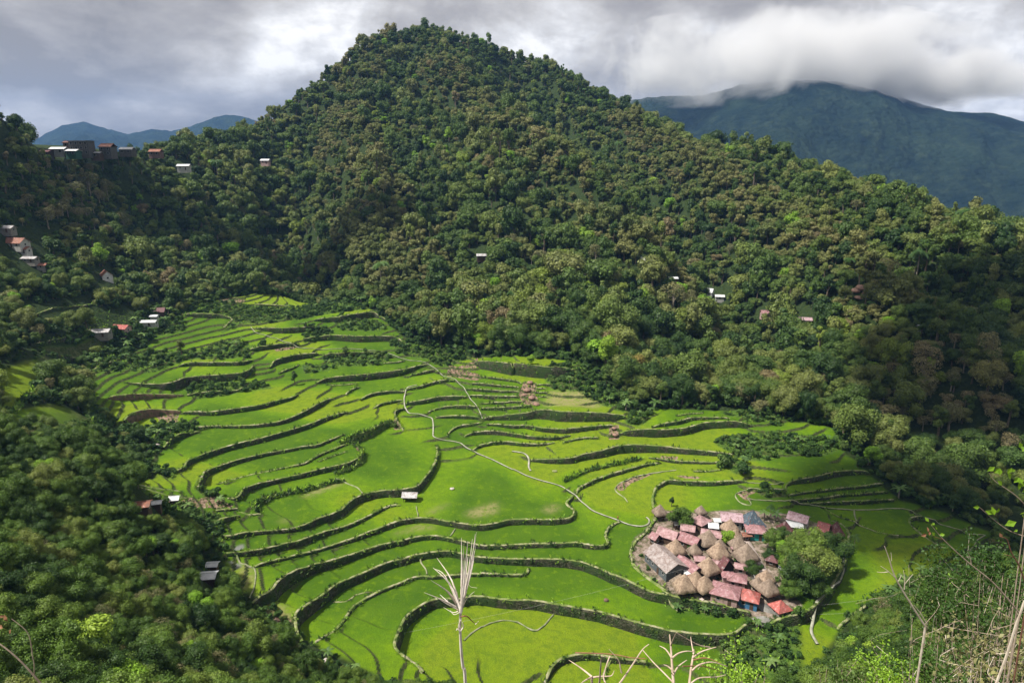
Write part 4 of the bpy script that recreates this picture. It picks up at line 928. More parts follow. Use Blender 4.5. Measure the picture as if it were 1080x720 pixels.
# ---------------------------------------------------------------- plants: where they stand
def pin(px, py, P): return inpoly(px, py, P)
FORE = [(-300, 420), (0, 440), (60, 452), (110, 452), (165, 485), (200, 505), (215, 560), (238, 600), (255, 640), (300, 668), (345, 705), (420, 722), (600, 726), (735, 712), (770, 690), (800, 652), (850, 668), (878, 700), (905, 650), (940, 615), (965, 590), (1000, 572), (1040, 560), (1080, 545), (1400, 500)]
fxs = np.array([p[0] for p in FORE]); fys = np.array([p[1] for p in FORE])
CLEAR = [[(0, 378), (60, 355), (120, 345), (150, 352), (110, 372), (60, 385), (0, 440), (0, 400)], [(10, 425), (60, 425), (90, 440), (60, 452), (15, 450)],
         [(40, 355), (115, 345), (120, 362), (60, 380)], [(140, 518), (200, 515), (205, 540), (140, 545)], [(205, 585), (240, 585), (240, 622), (205, 622)],
         [(0, 240), (48, 240), (50, 290), (0, 285)], [(98, 282), (124, 282), (124, 302), (98, 302)], [(92, 330), (180, 315), (182, 350), (150, 362), (92, 362)],
         [(28, 322), (105, 310), (105, 322), (30, 336)],
         [(28, 140), (150, 140), (150, 162), (100, 164), (30, 164)], [(672, 272), (690, 272), (690, 290), (672, 290)], [(702, 288), (718, 288), (718, 302), (702, 302)], [(742, 302), (772, 302), (772, 324), (742, 324)],
         [(840, 328), (862, 328), (862, 350), (840, 350)], [(802, 320), (815, 320), (815, 336), (802, 336)], [(895, 302), (920, 302), (922, 314), (895, 314)], [(498, 262), (518, 262), (518, 285), (498, 285)], [(185,168),(205,168),(205,190),(185,190)], [(270,162),(290,162),(290,182),(270,182)]]
g = np.random.default_rng(21)
def jgrid(x0, x1, y0, y1, s):
    X, Y = np.meshgrid(np.arange(x0, x1, s), np.arange(y0, y1, s)); X = X + g.uniform(-.45, .45, X.shape) * s; Y = Y + g.uniform(-.45, .45, Y.shape) * s
    return X.ravel(), Y.ravel()
cands = []
TMF = Field(cx[0], cy[0], CS, tmc)
# forest beyond
X, Y = jgrid(-560, 620, 150, 960, 5.6)
keep = (np.abs(X) < .82 * Y + 30) & (TMF(X, Y) < .32); X, Y = X[keep], Y[keep]
Zg = ground(X, Y); px, py, dep = project(X, Y, Zg)
tx, ty, _ = project(X, Y, Zg + 6)
ok = ~((py > np.interp(px, fxs, fys) - 2))            # the near spurs are filled separately
ok &= ~((Y < 235) & (px < 330) & (py > 440))
hide = np.zeros(len(X), bool)
for P in CLEAR: hide |= pin(px, py, P) | pin(tx, ty, P)
ok &= ~(hide & (Y < 600))
ok &= ~((X > 20) & (Y < 190) & (px < 1090))
lean = vnoise(X, Y, 60, 77)
forest = [(x, y, zz, a, b, dd, ln) for x, y, zz, a, b, dd, ln, k in zip(X, Y, Zg, px, py, dep, lean, ok) if k]
trees = []       # (x,y,z,kind,variant,scale,rot)
for x, y, zz, a, b, dd, ln in forest:
    q = g.random()
    near = dd < 330
    if near: kd = 'broad_mid' if q < .68 else 'tall_mid' if q < .86 else 'pale_mid' if q < .90 else 'bright_mid' if q < .93 else 'broad_mid'
    else: kd = 'broad_far' if q < .5 else 'round_far' if q < .75 else 'tall_far' if q < .945 else 'pale_mid' if q < .965 else 'palm' if q < .98 else 'bright_far'
    if not near and float(SPURF(x, y)) < 26 and g.random() < .68: kd = 'light_far'
    if 20 < a < 115 and 180 < b < 250 and q < .7: kd = 'pale_mid'
    if 930 < a < 1060 and 360 < b < 470 and q < .4: kd = 'pale_mid'
    s = g.uniform(.6, 1.35) * (1.0 + .8 * (g.random() ** 5)); s *= .85 + .4 * ln
    if dd > 420: s *= .88
    if dd > 600: s *= .84
    if kd == 'pale_mid': s *= .8
    if a < 175: s *= .72
    trees.append((x, y, zz, kd, s, a, b, dd, ''))
# near spurs: thicket
for s_, ya, yb in ((2.3, 50, 185),):
    X, Y = jgrid(-170, 165, ya, yb, s_); Zg = ground(X, Y)
    for x, y, zz in zip(X, Y, Zg):
        if TMF(x, y) > .42: continue
        kd = 'broad_near'; q = g.random(); s = g.uniform(.42, .9) * (1 + .5 * g.random() ** 4)
        if q > .975: kd = 'bright_near'
        elif q > .945: kd = 'pale_near'
        px_, py_, dd = project(x, y, zz)
        lim = float(np.interp(px_, fxs, fys))
        if py_ < lim - 14: continue
        h = 5.0 * s; _, ty_, _ = project(x, y, zz + h)
        for _ in range(4):
            if ty_ < lim - 3 + g.uniform(-6, 5): s *= .72; _, ty_, _ = project(x, y, zz + 5.0 * s)
        if s < .2: continue
        if px_ > 1130 or px_ < -60 or py_ > 800: continue
        if any(pin(np.array([px_]), np.array([py_]), P)[0] or pin(np.array([px_]), np.array([ty_ + 3]), P)[0] for P in CLEAR[3:5] + CLEAR[:3]): continue
        if 690 < px_ < 870 and py_ > 640 and py_ < 720: kd = 'broad_near' if q < .95 else 'bright_near'
        if 600 < px_ < 740: continue
        if 880 < px_ < 1080 and q < .15: kd = 'pale_near'
        if 100 < px_ < 330 and py_ > 600 and q < .18: kd = 'pale_near'
        trees.append((x, y, zz, kd, s, px_, py_, dd, ''))
# rough slope between the near left spur and the fields, and fill on the left slope
X, Y = jgrid(-350, -60, 140, 440, 3.1)
for x, y in zip(X, Y):
    zz = float(ground(x, y)); a, b, dd = project(x, y, zz)
    if not (-40 < a < 330 and 175 < b < 575) or TMF(x, y) > .55 or inpoly(np.array([x]), np.array([y]), TERRPOLY)[0]: continue
    if b > np.interp(a, fxs, fys) + 26: continue
    kd, s = ('shrub', g.uniform(.8, 1.7)) if g.random() < .6 else ('broad_mid', g.uniform(.3, .6))
    if b > 500: s *= .6
    _, ty_, _ = project(x, y, zz + KINDS[kd].H * s)
    A1, B1, B2 = np.array([a]), np.array([b]), np.array([ty_])
    if any(inpoly(np.array([x]), np.array([y]), P)[0] for P in MINI): continue
    if any(pin(A1, B1, P)[0] or pin(A1, B2, P)[0] for P in CLEAR[3:]):
        if g.random() < .5: continue
        kd = 'shrub'; s = g.uniform(.25, .5)
    if any(pin(A1, B1, P)[0] for P in CLEAR[:3]): kd = 'shrub'; s = g.uniform(.4, .8)
    trees.append((x, y, zz, kd, s, a, b, dd, ''))
# undergrowth along the edge of the wood and on the banks outside the fields
X, Y = jgrid(-225, 175, 112, 430, 2.7)
for x, y in zip(X, Y):
    tmv = float(TMF(x, y))
    if tmv < .04 or tmv > .62 or inpoly(np.array([x]), np.array([y]), TERRPOLY)[0] or g.random() < .15: continue
    zz = float(ground(x, y)); a, b, dd = project(x, y, zz); s = g.uniform(.7, 1.7)
    lim = float(np.interp(a, fxs, fys))
    if b > 735 or a < -20 or a > 1100: continue
    if y < 185 and b > lim - 60:
        _, ty_, _ = project(x, y, zz + 2 * s)
        if ty_ < lim - 6: s *= .5
        if b < lim - 30 and y < 130: continue
    if any(inpoly(np.array([x]), np.array([y]), P)[0] for P in MINI): continue
    if any(pin(np.array([a]), np.array([b]), P)[0] for P in CLEAR[3:5]): s *= .4
    trees.append((x, y, zz, 'shrub' if g.random() < .93 else 'banana', s, a, b, dd, ''))
# trees that stand out in the photograph (pixel of the foot, kind, scale, wording)
SPECIAL = [(670,408,'yellow_mid',1.25,'large tree with yellow tinged crown at the forest edge right of the dry slope'),
 (700,412,'pale_mid',1.1,'bare branched brownish tree just right of the yellow tinged tree'),
 (410,72,'bright_far',.9,'topmost bright lime green tree near the summit'),(408,88,'bright_far',.8,'second of the lime green trees strung below the summit'),(405,100,'bright_far',.7,'lowest of the lime green trees strung below the summit'),
 (405,132,'bright_far',1.0,'lone lime green tree halfway down the left face of the mountain'),(622,312,'bright_mid',1.1,'bright green tree on the slope left of the white hillside hut'),(386,196,'bright_far',1.2,'light green flat topped tree in the middle of the mountain face'),
 (495,262,'bright_mid',.9,'pale green umbrella shaped tree above the centre of the terraces'),(635,228,'pale_mid',.8,'pinkish brown tree on the spur above the white hillside hut'),
 (272,280,'pale_mid',1.2,'pale leaved tree above the upper left terraces'),(585,320,'pale_mid',1.3,'round olive tree in front of the dark wood above the banana grove'),(565,262,'bright_mid',.8,'light green tree on the mountain foot, top centre right'),
 (85,700,'bright_near',1.7,'bright green feathery bush in the bottom left corner'),
 (800,440,'pale_mid',.9,'thin pale tree at the dark forest edge above the widest right hand paddy'),
 (150,330,'broad_mid',.9,'dark tree behind the red roofed hut on the left slope'),(192,375,'tall_mid',.75,'tall dark tree at the right end of the left hamlet, by the pale green field'),
 (560,400-14,'bright_mid',.6,'small light green tree above the landslip flight'),(1000,452,'pale_mid',1.3,'pale bare tree on the dark slope at the right'),(975,420,'pale_mid',1.2,'straw coloured tree crown on the dark right hand slope')]
for (a, b, kd, s, lb) in SPECIAL:
    h = hit(GROUND, a, b, 60)
    if h: trees.append((h[0], h[1], h[2], kd, s, a, b, project(*h)[2], lb))
# trees on the terraces and in the village
VT = [(716,556,'broad_near',1.35,'dense round tree beside the small thatched hut at the back left of the village'),(768,573,'bright_near',1.05,'yellow green tree among the thatched roofs in the middle of the village'),
 (793,608,'broad_near',.85,'small dark tree beside the thatched roofs on the right of the village'),(729,581,'broad_near',.5,'small bush between the red roofs on the left of the village'),
 (708,534,'tall_mid',.35,'tiny dark tree on the field edge behind the village'),(311,406,'tall_mid',.62,'lone small dark tree standing on the upper terraces'),
 (838,584,'pale_near',1.5,'brownish tree at the top left of the village grove'),(852,598,'broad_near',1.8,'dark tree in the middle of the village grove'),(868,588,'pale_near',1.5,'brown leaved tree at the top of the village grove'),
 (880,596,'broad_near',1.5,'green tree at the right side of the village grove'),(860,610,'broad_near',2.1,'large dark tree low in the village grove'),(838,600,'broad_near',1.7,'green tree at the left edge of the village grove'),
 (845,620,'broad_near',1.9,'leafy tree at the lower left of the village grove'),(832,632,'broad_near',1.0,'tree beside the small red pyramid roof'),(862,628,'broad_near',1.1,'lowest tree of the village grove by the stepped path'),(825,585,'bright_near',1.0,'light green tree between the thatched roofs and the grove'),(815,578,'broad_near',1.0,'dark bushy tree right of the turquoise walled house'),(846,610,'pale_near',2.1,'grey brown leafless tree inside the village grove'),(887,582,'pale_near',1.0,'twiggy pale tree under the palm at the grove edge'),(826,574,'broad_near',.9,'green tree behind the white floored terrace of the village'),(812,592,'broad_near',.8,'bush below the white handrail at the village grove'),
 (760,632,'pale_near',.9,'yellowish bush under the largest pink hipped roof'),(740,640,'shrub',.9,'shrub on the wall under the lowest thatched hut'),
 (812,545,'palm',.55,'palm behind the village beside the dark blue roof'),(900,580,'palm',.62,'palm at the right edge of the village grove'),(806,548,'banana',1.3,'banana clump next to the dark blue roof'),(818,549,'banana',1.2,'banana clump right of the palm behind the village'),(232,531,'banana',1.0,'banana plant above the bare earth plot on the left'),
 (660,432,'banana',1.5,'banana plant at the top of the small earth scar'),(236,140,'palm',1.0,'palm on the skyline left of the mountain'),(243,138,'palm',.85,'second palm on the skyline left of the mountain'),(95,190,'palm',.7,'palm below the hamlet on the pass'),
 (230,330,'shrub',1.2,'shrub at the back of the pale green field, upper left'),(762,492,'shrub',2.1,'big round shrub left of the banana bank on the right'),(784,500,'shrub',2.2,'big round shrub by the rough terraces behind the village')]
for (a, b, kd, s, lb) in VT:
    h = hit(GROUND, a, b, 100)
    if h: trees.append((h[0], h[1], h[2], kd, s, a, b, project(*h)[2], lb))
for i, (a, b, s_) in enumerate([(683,600,.5),(690,612,.45),(676,586,.5),(700,626,.5),(733,590,.45),(745,604,.4),(757,610,.4),(775,592,.45),(752,575,.4),(738,566,.4),(781,566,.45),(803,600,.6),(797,612,.45),(724,633,.4),(752,638,.5),(786,636,.5),(820,612,.6),(815,560,.7),(828,560,.7),(848,556,.6),(862,560,.6),(686,560,.4),(760,548,.4),(806,566,.5)]):
    h = hit(GROUND, a, b, 100); trees.append((h[0], h[1], h[2], 'shrub', s_, a, b, project(*h)[2], ''))
# shrubs and bananas on the overgrown banks
def poly_pts(P, s):
    P = np.array(P); x0, y0 = P.min(0); x1, y1 = P.max(0)
    X, Y = jgrid(x0, x1 + .01, y0, y1 + .01, s); k = inpoly(X, Y, P); return X[k], Y[k]
for i, P in enumerate(HEDGES):
    if len(P) < 3: continue
    X, Y = poly_pts(P, 2.4)
    for x, y in zip(X, Y):
        if inpoly(np.array([x]), np.array([y]), VILL)[0] or not inpoly(np.array([x]), np.array([y]), TERRPOLY)[0]: continue
        zz = float(ground(x, y)); a, b, dd = project(x, y, zz)
        if g.random() < (.35 if i < 9 else .15): continue
        kd = 'shrub'; s = g.uniform(.55, 1.15)
        if (i == 14 and g.random() < .55) or g.random() < .05: kd = 'banana'; s = g.uniform(.7, 1.1)
        if i == 14: s *= 1.0
        trees.append((x, y, zz, kd, s, a, b, dd, ''))
print('plants', len(trees))

HOODS = [(60, 600, 'in the thicket on the near left slope'), (180, 560, 'just left of the terraces, near the rusty sheds'), (200, 690, 'in the bottom left thicket'), (60, 480, 'on the bushy knoll at the left edge'),
 (320, 700, 'at the lower left tip of the terraces'), (120, 300, 'around the hamlet on the left slope'), (70, 230, 'on the upper left slope under the pass'), (300, 270, 'in the wood above the upper left terraces'),
 (460, 330, 'at the foot of the mountain above the middle terraces'), (600, 350, 'in the wood behind the landslip'), (740, 400, 'in the dark wood behind the right hand paddies'), (880, 440, 'in the dark wood at the right, above the small flight'),
 (1000, 480, 'on the dark slope at the right edge'), (1000, 350, 'high on the right hand slope'), (820, 690, 'in the gully below the village'), (980, 650, 'on the near right slope'), (1060, 590, 'in the tangle at the right edge'),
 (180, 400, 'on the bushy bank below the pale green field'), (270, 335, 'in the hedge under the topmost terrace'), (380, 380, 'in the bushy hedge above the long dark wall'), (470, 370, 'on the overgrown bank left of the landslip flight'),
 (650, 400, 'on the slope right of the dry grass'), (840, 465, 'on the banana bank behind the small flight'), (780, 490, 'by the rough terraces behind the village'), (740, 640, 'on the wall under the village'), (950, 620, 'in the ravine right of the village'), (220, 560, 'beside the bare earth plot'), (130, 480, 'on the rough edge of the leftmost fields')]
LANDM = [(432, 523, 'the little granary'), (750, 590, 'the village'), (558, 412, 'the reddish landslip'), (150, 530, 'the rusty sheds'), (215, 605, 'the white sheds'), (120, 345, 'the red roofed hut'), (20, 258, 'the rusty roofed house'), (670, 385, 'the yellow tinged tree'), (680, 278, 'the white hillside hut'), (848, 338, 'the grey hillside house'), (445, 35, 'the summit'), (600, 90, 'the right shoulder ridge'), (910, 235, 'the right skyline'), (1010, 400, 'the straw coloured crown'), (270, 200, 'the left mountain foot'), (90, 155, 'the pass hamlet'), (500, 270, 'the grey roofed hut'), (300, 690, 'the lowest field corner'), (20, 560, 'the left photo edge'), (960, 560, 'the dark green field'), (1040, 640, 'the dry tangle'), (60, 445, 'the small left plot'), (800, 465, 'the banana bank'), (180, 470, 'the boulder pile'), (330, 330, 'the topmost fields'), (820, 690, 'the village gully'), (110, 290, 'the white gabled hut'), (85, 690, 'the corner bush'), (490, 640, 'the tall dry plume')]
def where(a, b):
    h = min(HOODS, key=lambda q: (q[0] - a) ** 2 + ((q[1] - b) * 1.4) ** 2)[2]
    l = min(LANDM, key=lambda q: (q[0] - a) ** 2 + (q[1] - b) ** 2); dx, dy = a - l[0], b - l[1]; d = math.hypot(dx, dy)
    dr = ('right of' if dx > 0 else 'left of') if abs(dx) > abs(dy) else ('below' if dy > 0 else 'above')
    return h, ('close ' if d < 45 else 'well ' if d < 110 else 'far ') + dr + ' ' + l[2]
LARGE_N = 300
def in_frame(t): return -15 < t[5] < 1095 and -15 < t[6] < 790
fam = {'tree': [], 'shrub': [], 'banana': [], 'palm': []}
for t in trees:
    f = t[3].split('_')[0]; f = f if f in ('shrub', 'banana', 'palm') else 'tree'; fam[f].append(t)
mass = []
LABEL = {}
ORD = ['', 'second'] + [{2: 'third', 3: 'fourth', 4: 'fifth', 5: 'sixth'}.get(i, '%d%s' % (i + 1, {1: 'st', 2: 'nd', 3: 'rd'}.get((i + 1) % 10, 'th') if not 10 < i + 1 < 20 else 'th')) for i in range(2, 200)]
def place(t):
    k = KINDS[t[3]]; v = int(g.integers(len(k.var))); cm, tm_, _ = k.var[v]
    if t[8]: lb = t[8]; grp = 'trees and plants that stand out' if k.cat == 'tree' else k.cat + ' plants about the fields'
    else:
        lb, h = LABEL[id(t)]; grp = {'shrub': 'shrub', 'banana plant': 'banana plant', 'palm': 'palm', 'bush': 'bushe'}.get(k.cat, k.cat) + 's ' + h
    r_ = thing({'shrub': 'shrub', 'banana': 'banana_plant', 'palm': 'palm_tree'}.get(t[3], 'bush' if t[3] == 'pale_near' else 'tree'), lb, k.cat, (t[0], t[1], t[2] - .15), g.uniform(0, 6.28), grp)
    r_.scale = (t[4], t[4], t[4] * g.uniform(.8, 1.2))
    link('crown', cm, r_); link('trunk', tm_, r_)
for f, L in fam.items():
    sp_ = [t for t in L if t[8]]; rest = [t for t in L if not t[8]]
    vis = [t for t in rest if in_frame(t)]
    vis.sort(key=lambda t: -t[4] * KINDS[t[3]].H / t[7]); n_ = LARGE_N - len(sp_) if f in ('tree', 'shrub') else 120
    ind = vis[:n_]; s_ind = set(id(t) for t in ind)
    by = {}
    for t in ind:
        h, l = where(t[5], t[6]); sz = 'small ' if t[4] < .6 else 'large ' if t[4] > 1.0 else ''
        base_l = {'shrub': 'green shrub', 'banana': 'banana plant', 'palm': 'palm'}.get(t[3], KINDS[t[3]].label)
        by.setdefault((sz + base_l, l), []).append((t, h))
    for (nm_, l), ts in by.items():
        ts.sort(key=lambda q: q[0][5])
        for i, (t, h) in enumerate(ts):
            if len(ts) == 1: lb = nm_ + ' ' + h + ', ' + l
            else: lb = nm_ + ' ' + l + ', ' + ('leftmost there' if i == 0 else 'rightmost there' if i == len(ts) - 1 else ORD[i] + ' from the left')
            LABEL[id(t)] = (' '.join(lb.split()[:16]).rstrip(','), h)
    for t in sp_ + ind: place(t)
    mass.append((f, [t for t in rest if id(t) not in s_ind]))
for f, L in mass:
    if not L: continue
    ks = sorted(set(t[3] for t in L)); protos = []; base = {}
    for k in ks:
        base[k] = (len(protos), len(KINDS[k].var))
        for v in range(len(KINDS[k].var)):
            protos.append(joined(k, v) if KINDS[k].var[v][2] else KINDS[k].var[v][0])
    pick = [base[t[3]][0] + int(g.integers(base[t[3]][1])) for t in L]
    o = stuff_instances({'tree': 'forest', 'shrub': 'shrubs', 'banana': 'banana_plants', 'palm': 'palms'}[f], [(t[0], t[1], t[2] - .2) for t in L], [t[4] for t in L], g.uniform(0, 6.28, len(L)), pick, protos)
    tag(o, {'tree': 'dense rainforest covering the mountain and the slopes round the terraces', 'shrub': 'low shrubs on the overgrown banks between the fields', 'banana': 'banana plants on the banks', 'palm': 'palms in the wood'}[f], {'tree': 'forest', 'shrub': 'shrubs', 'banana': 'banana plants', 'palm': 'palms'}[f], kind='stuff')
    print(f, len(L))
# grass on the walls and banks
tp = np.array(tuft_pts); 
for P in HEDGES + SOIL:
    if len(P) < 3: continue
    X, Y = poly_pts(P, 1.3); tp = np.r_[tp, np.c_[X, Y, ground(X, Y), g.uniform(.4, 1.0, len(X))]]
o = stuff_instances('wall_grass', tp[:, :3], tp[:, 3], g.uniform(0, 6.28, len(tp)), g.integers(0, 4, len(tp)), [grass_proto('leaf_shrub', 1), grass_proto('leaf_shrub', 2, 22), grass_proto('leaf_near', 3), grass_proto('leaf_bright', 4, 12)])
tag(o, 'tufts of grass and fern growing on the terrace walls and banks', 'grass', kind='stuff')
print('tufts', len(tp))
# ---------------------------------------------------------------- buildings
M['thatch'] = simple('thatch', (.40, .30, .22), (.20, .14, .10), 1.6, .95, .12, bscale=5)
M['thatch_b'] = simple('old_thatch', (.30, .235, .185), (.16, .12, .09), 1.6, .95, .12, bscale=5)
RC = {'pink': ((.43, .26, .27), (.34, .20, .21)), 'rose': ((.36, .18, .20), (.28, .14, .15)), 'red': ((.48, .12, .10), (.34, .09, .08)), 'maroon': ((.13, .035, .045), (.09, .03, .035)), 'lavender': ((.48, .34, .38), (.36, .24, .27)),
      'grey': ((.36, .31, .30), (.24, .20, .19)), 'blue': ((.03, .07, .10), (.05, .10, .14)), 'white': ((.72, .72, .72), (.50, .52, .54)), 'rust': ((.32, .12, .07), (.20, .08, .05)), 'darkred': ((.28, .06, .06), (.2, .05, .05)), 'lightgrey': ((.55, .55, .56), (.4, .4, .41))}
for k_, (a_, b_) in RC.items(): M['roof_' + k_] = simple(k_ + '_roof_sheet', a_, b_, .9, .45, stripe='X')
for k_, c_ in {'dim': (.10, .095, .09), 'dimwood': (.055, .04, .035), 'white': (.75, .75, .75), 'dimpink': (.17, .11, .10), 'dimgreen': (.03, .09, .06), 'dimwhite': (.26, .26, .26), 'wood': (.10, .065, .045), 'concrete': (.26, .25, .23), 'whitewash': (.46, .46, .44), 'turquoise': (.04, .36, .34), 'bluewall': (.07, .22, .40), 'dark': (.03, .03, .03), 'greywall': (.12, .14, .15), 'pinkwall': (.48, .33, .31), 'greenwall': (.05, .26, .15)}.items():
    M['w_' + k_] = simple(k_ + '_wall', c_, tuple(x * .7 for x in c_), 1.2, .85)
m, t, b, o = new_mat('window_glass'); b.inputs['Base Color'].default_value = (.02, .025, .03, 1); b.inputs['Roughness'].default_value = .15; M['glass'] = m
def window(parent, x, y, z_, w, h, face):
    """face: 0 = -y, 1 = +x, 2 = +y, 3 = -x"""
    f = MB(); pn = MB(); rz = face * math.pi / 2; c, s = math.cos(rz), math.sin(rz)
    fr = link('window', None, parent); fr.location = (x, y, z_); fr.rotation_euler = (0, 0, rz)
    me = MB(); me.box((0, -.02, h / 2 + .04), (w + .16, .08, .08), M['w_whitewash']); me.box((0, -.02, -h / 2 - .04), (w + .16, .08, .08), M['w_whitewash'])
    me.box((-w / 2 - .04, -.02, 0), (.08, .08, h), M['w_whitewash']); me.box((w / 2 + .04, -.02, 0), (.08, .08, h), M['w_whitewash'])
    bpy.data.objects.remove(fr); wo = me.build('window', parent, (x, y, z_), (0, 0, rz)); pn.box((0, .0, 0), (w, .03, h), M['glass']); pn.build('pane', wo)
def sheet_roof(name, parent, L, W, z0, h, mat, typ='gable', ov=.45, hipf=.3):
    l, w = L / 2 + ov, W / 2 + ov; th = .10; mb = MB(); e = z0 - h * ov / (W / 2)
    r = l if typ == 'gable' else max(l - w * (1 if typ == 'hip' else 1.0), .02)
    if typ == 'pyr': r = .02
    P = [(-l, -w, e), (l, -w, e), (l, w, e), (-l, w, e), (-r, 0, z0 + h), (r, 0, z0 + h)]
    P2 = [(a, b_, c - th) for a, b_, c in P]
    F1 = [(0, 1, 5, 4), (2, 3, 4, 5)]; 
    if typ != 'gable': F1 += [(1, 2, 5), (3, 0, 4)]
    mb.poly(P + P2, F1 + [tuple(6 + i for i in reversed(f)) for f in F1] + ([(0, 6, 7, 1), (2, 8, 9, 3)]) + ([(1, 7, 11, 5), (5, 11, 8, 2), (3, 9, 10, 4), (4, 10, 6, 0)] if typ == 'gable' else [(1, 7, 8, 2), (3, 9, 6, 0)]), mat)
    ro = mb.build('roof', parent)
    rc = MB(); rc.tube([(-r - .02, 0, z0 + h + .03), (r + .02, 0, z0 + h + .03)], .09, mat, 6)
    if typ != 'gable':
        for sx in (-1, 1):
            for sy in (-1, 1): rc.tube([(sx * r, 0, z0 + h + .03), (sx * l, sy * w, e + .03)], .07, mat, 5)
    rc.build('ridge_cap', ro); return ro
def house(label, loc, rz, L, W, wh, rh, roof, wall, typ='gable', nwin=2, group='houses of the village', cat='house', found=.6, gable_win=True, stilts=False):
    o = thing('house', label, cat, loc, rz, group); mb = MB()
    hw = wh; lift = 0.9 if stilts else 0
    mb.box((0, 0, (hw + lift - (0 if stilts else found)) / 2), (L, W, hw - lift + (0 if stilts else found)), M[wall])
    if typ == 'gable':
        for sx in (-1, 1):
            x = sx * L / 2; P = [(x, -W / 2, hw), (x, W / 2, hw), (x, 0, hw + rh * .97), (x - sx * .1, -W / 2, hw), (x - sx * .1, W / 2, hw), (x - sx * .1, 0, hw + rh * .97)]
            mb.poly(P, [(0, 1, 2), (5, 4, 3), (0, 2, 5, 3), (2, 1, 4, 5)], M[wall])
    mb.build('walls', o)
    if stilts:
        for sx in (-1, 1):
            for sy in (-1, 1):
                q = MB(); q.tube([(0, 0, -.4), (0, 0, lift + .05)], .11, M['w_wood'], 6); q.build('post', o, (sx * (L / 2 - .2), sy * (W / 2 - .2), 0))
    sheet_roof('roof', o, L, W, hw, rh, M[roof], typ)
    if nwin:
        for k in range(nwin):
            x = (k - (nwin - 1) / 2) * L / (nwin + .3)
            if k == nwin // 2 and nwin > 1:
                d = MB(); d.box((0, -.03, .95), (.85, .07, 1.9), M['w_wood']); d.build('door', o, (x, -W / 2, lift + .03))
            else: window(o, x, -W / 2 - .02, lift + (hw - lift) * .55, .8, .8, 0)
            window(o, x, W / 2 + .02, lift + (hw - lift) * .55, .8, .8, 2)
        if gable_win:
            window(o, L / 2 + .02, 0, lift + (hw - lift) * .55, .8, .8, 1); window(o, -L / 2 - .02, 0, lift + (hw - lift) * .55, .8, .8, 3)
    return o
hut_meshes = {}
def thatch_mesh(seed, W, H, zb_, mat, ridge=.0):
    g_ = np.random.default_rng(seed); n = 32; V = []; Fq = []
    levels = [(0, 1.0, -.30), (0, 1.03, 0), (.25, .80, 0), (.5, .55, 0), (.75, .29, 0), (.93, .11, 0), (1.0, .03, 0)]
    for j, (t_, s_, dz) in enumerate(levels):
        for i in range(n):
            a = 2 * math.pi * i / n + math.pi / 4; c, s2 = math.cos(a), math.sin(a); pw = 9 if t_ < .6 else 5
            q = (abs(c) ** pw + abs(s2) ** pw) ** (-1 / pw); rr = W / 2 * s_ * q * (1 + g_.normal(0, .025))
            if j == 0: rr *= .93
            V.append((c * rr + ridge * np.sign(c) * (1 if t_ > .5 else .6), s2 * rr, zb_ + H * t_ + dz + g_.normal(0, .035)))
    for j in range(len(levels) - 1):
        for i in range(n): i2 = (i + 1) % n; Fq.append((j * n + i, j * n + i2, (j + 1) * n + i2, (j + 1) * n + i))
    return np_mesh('roof', V, Fq, False, [mat])
def hut(label, a, b, wpx, rz, mat='thatch', hk=.70, group='thatched huts of the village'):
    p, dep = put(a, b, 3.0); W = wpx * 1.02 * dep / F; H = W * hk; zb_ = 1.9
    o = thing('thatched_hut', label, 'hut', p, rz, group)
    link('roof', thatch_mesh(int(a * 7 + b), W, H, zb_, M[mat]), o)
    q = MB(); q.box((0, 0, 1.75), (W * .52, W * .52, 1.3), M['w_wood']); q.box((0, 0, 1.05), (W * .62, W * .62, .12), M['w_wood']); q.build('walls', o)
    for sx in (-1, 1):
        for sy in (-1, 1):
            q = MB(); q.tube([(0, 0, -.5), (0, 0, 1.1)], [.15, .12], M['w_wood'], 6); q.build('post', o, (sx * W * .22, sy * W * .22, 0))
    q = MB(); q.box((0, 0, 0), (.55, .08, .95), M['w_dark']); q.build('door', o, (0, -W * .26 - .03, 1.65))
    return o
def put(a, b, above):
    """foot of a thing whose middle, `above` metres up, is seen at pixel a,b"""
    zz = 1.2
    for _ in range(6):
        x, y, _z = at_z(a, b, zz + above); zz = float(ground(x, y))
    return (x, y, zz), project(x, y, zz + above)[2]
def ridge_house(label, A, B, wh, rh, W, roof, wall, Yh=None, **kw):
    (ax, ay, az), dA = put(A[0], A[1], wh + rh); (bx, by, bz), dB = put(B[0], B[1], wh + rh)
    L = math.hypot(bx - ax, by - ay); rz = math.atan2(by - ay, bx - ax)
    return house(label, ((ax + bx) / 2, (ay + by) / 2, min(az, bz)), rz, L, W, wh, rh, roof, wall, **kw)
V5 = lambda x, y: (660 + x / 5.54, 520 + y / 5.54)
V6 = lambda x, y: (760 + x / 4.5, 520 + y / 4.5)
ridge_house('long grey metal roofed hall at the left end of the village', V5(172, 288), V5(300, 408), 3.2, 1.7, 6.4, 'roof_grey', 'w_greywall', nwin=4)
ridge_house('pink roofed house with a small green awning behind the long grey hall', V5(200, 192), V5(300, 225), 2.6, 1.3, 4.0, 'roof_pink', 'w_wood')
ridge_house('narrow maroon house at the far left edge of the village', V5(160, 225), V5(188, 240), 2.4, .9, 2.6, 'roof_rose', 'w_wood', nwin=1)
ridge_house('small pink roof at the back, between the round tree and the thatched roofs', V5(330, 178), V5(400, 190), 2.2, .8, 2.8, 'roof_pink', 'w_pinkwall', nwin=1)
ridge_house('rose roofed house in the second row behind the long grey hall', V5(325, 222), V5(425, 262), 2.6, 1.1, 4.2, 'roof_rose', 'w_wood')
ridge_house('pink hip roofed house with dark walls at the back of the village', V5(410, 120), V5(470, 150), 2.8, 1.1, 4.4, 'roof_pink', 'w_wood', typ='hip')
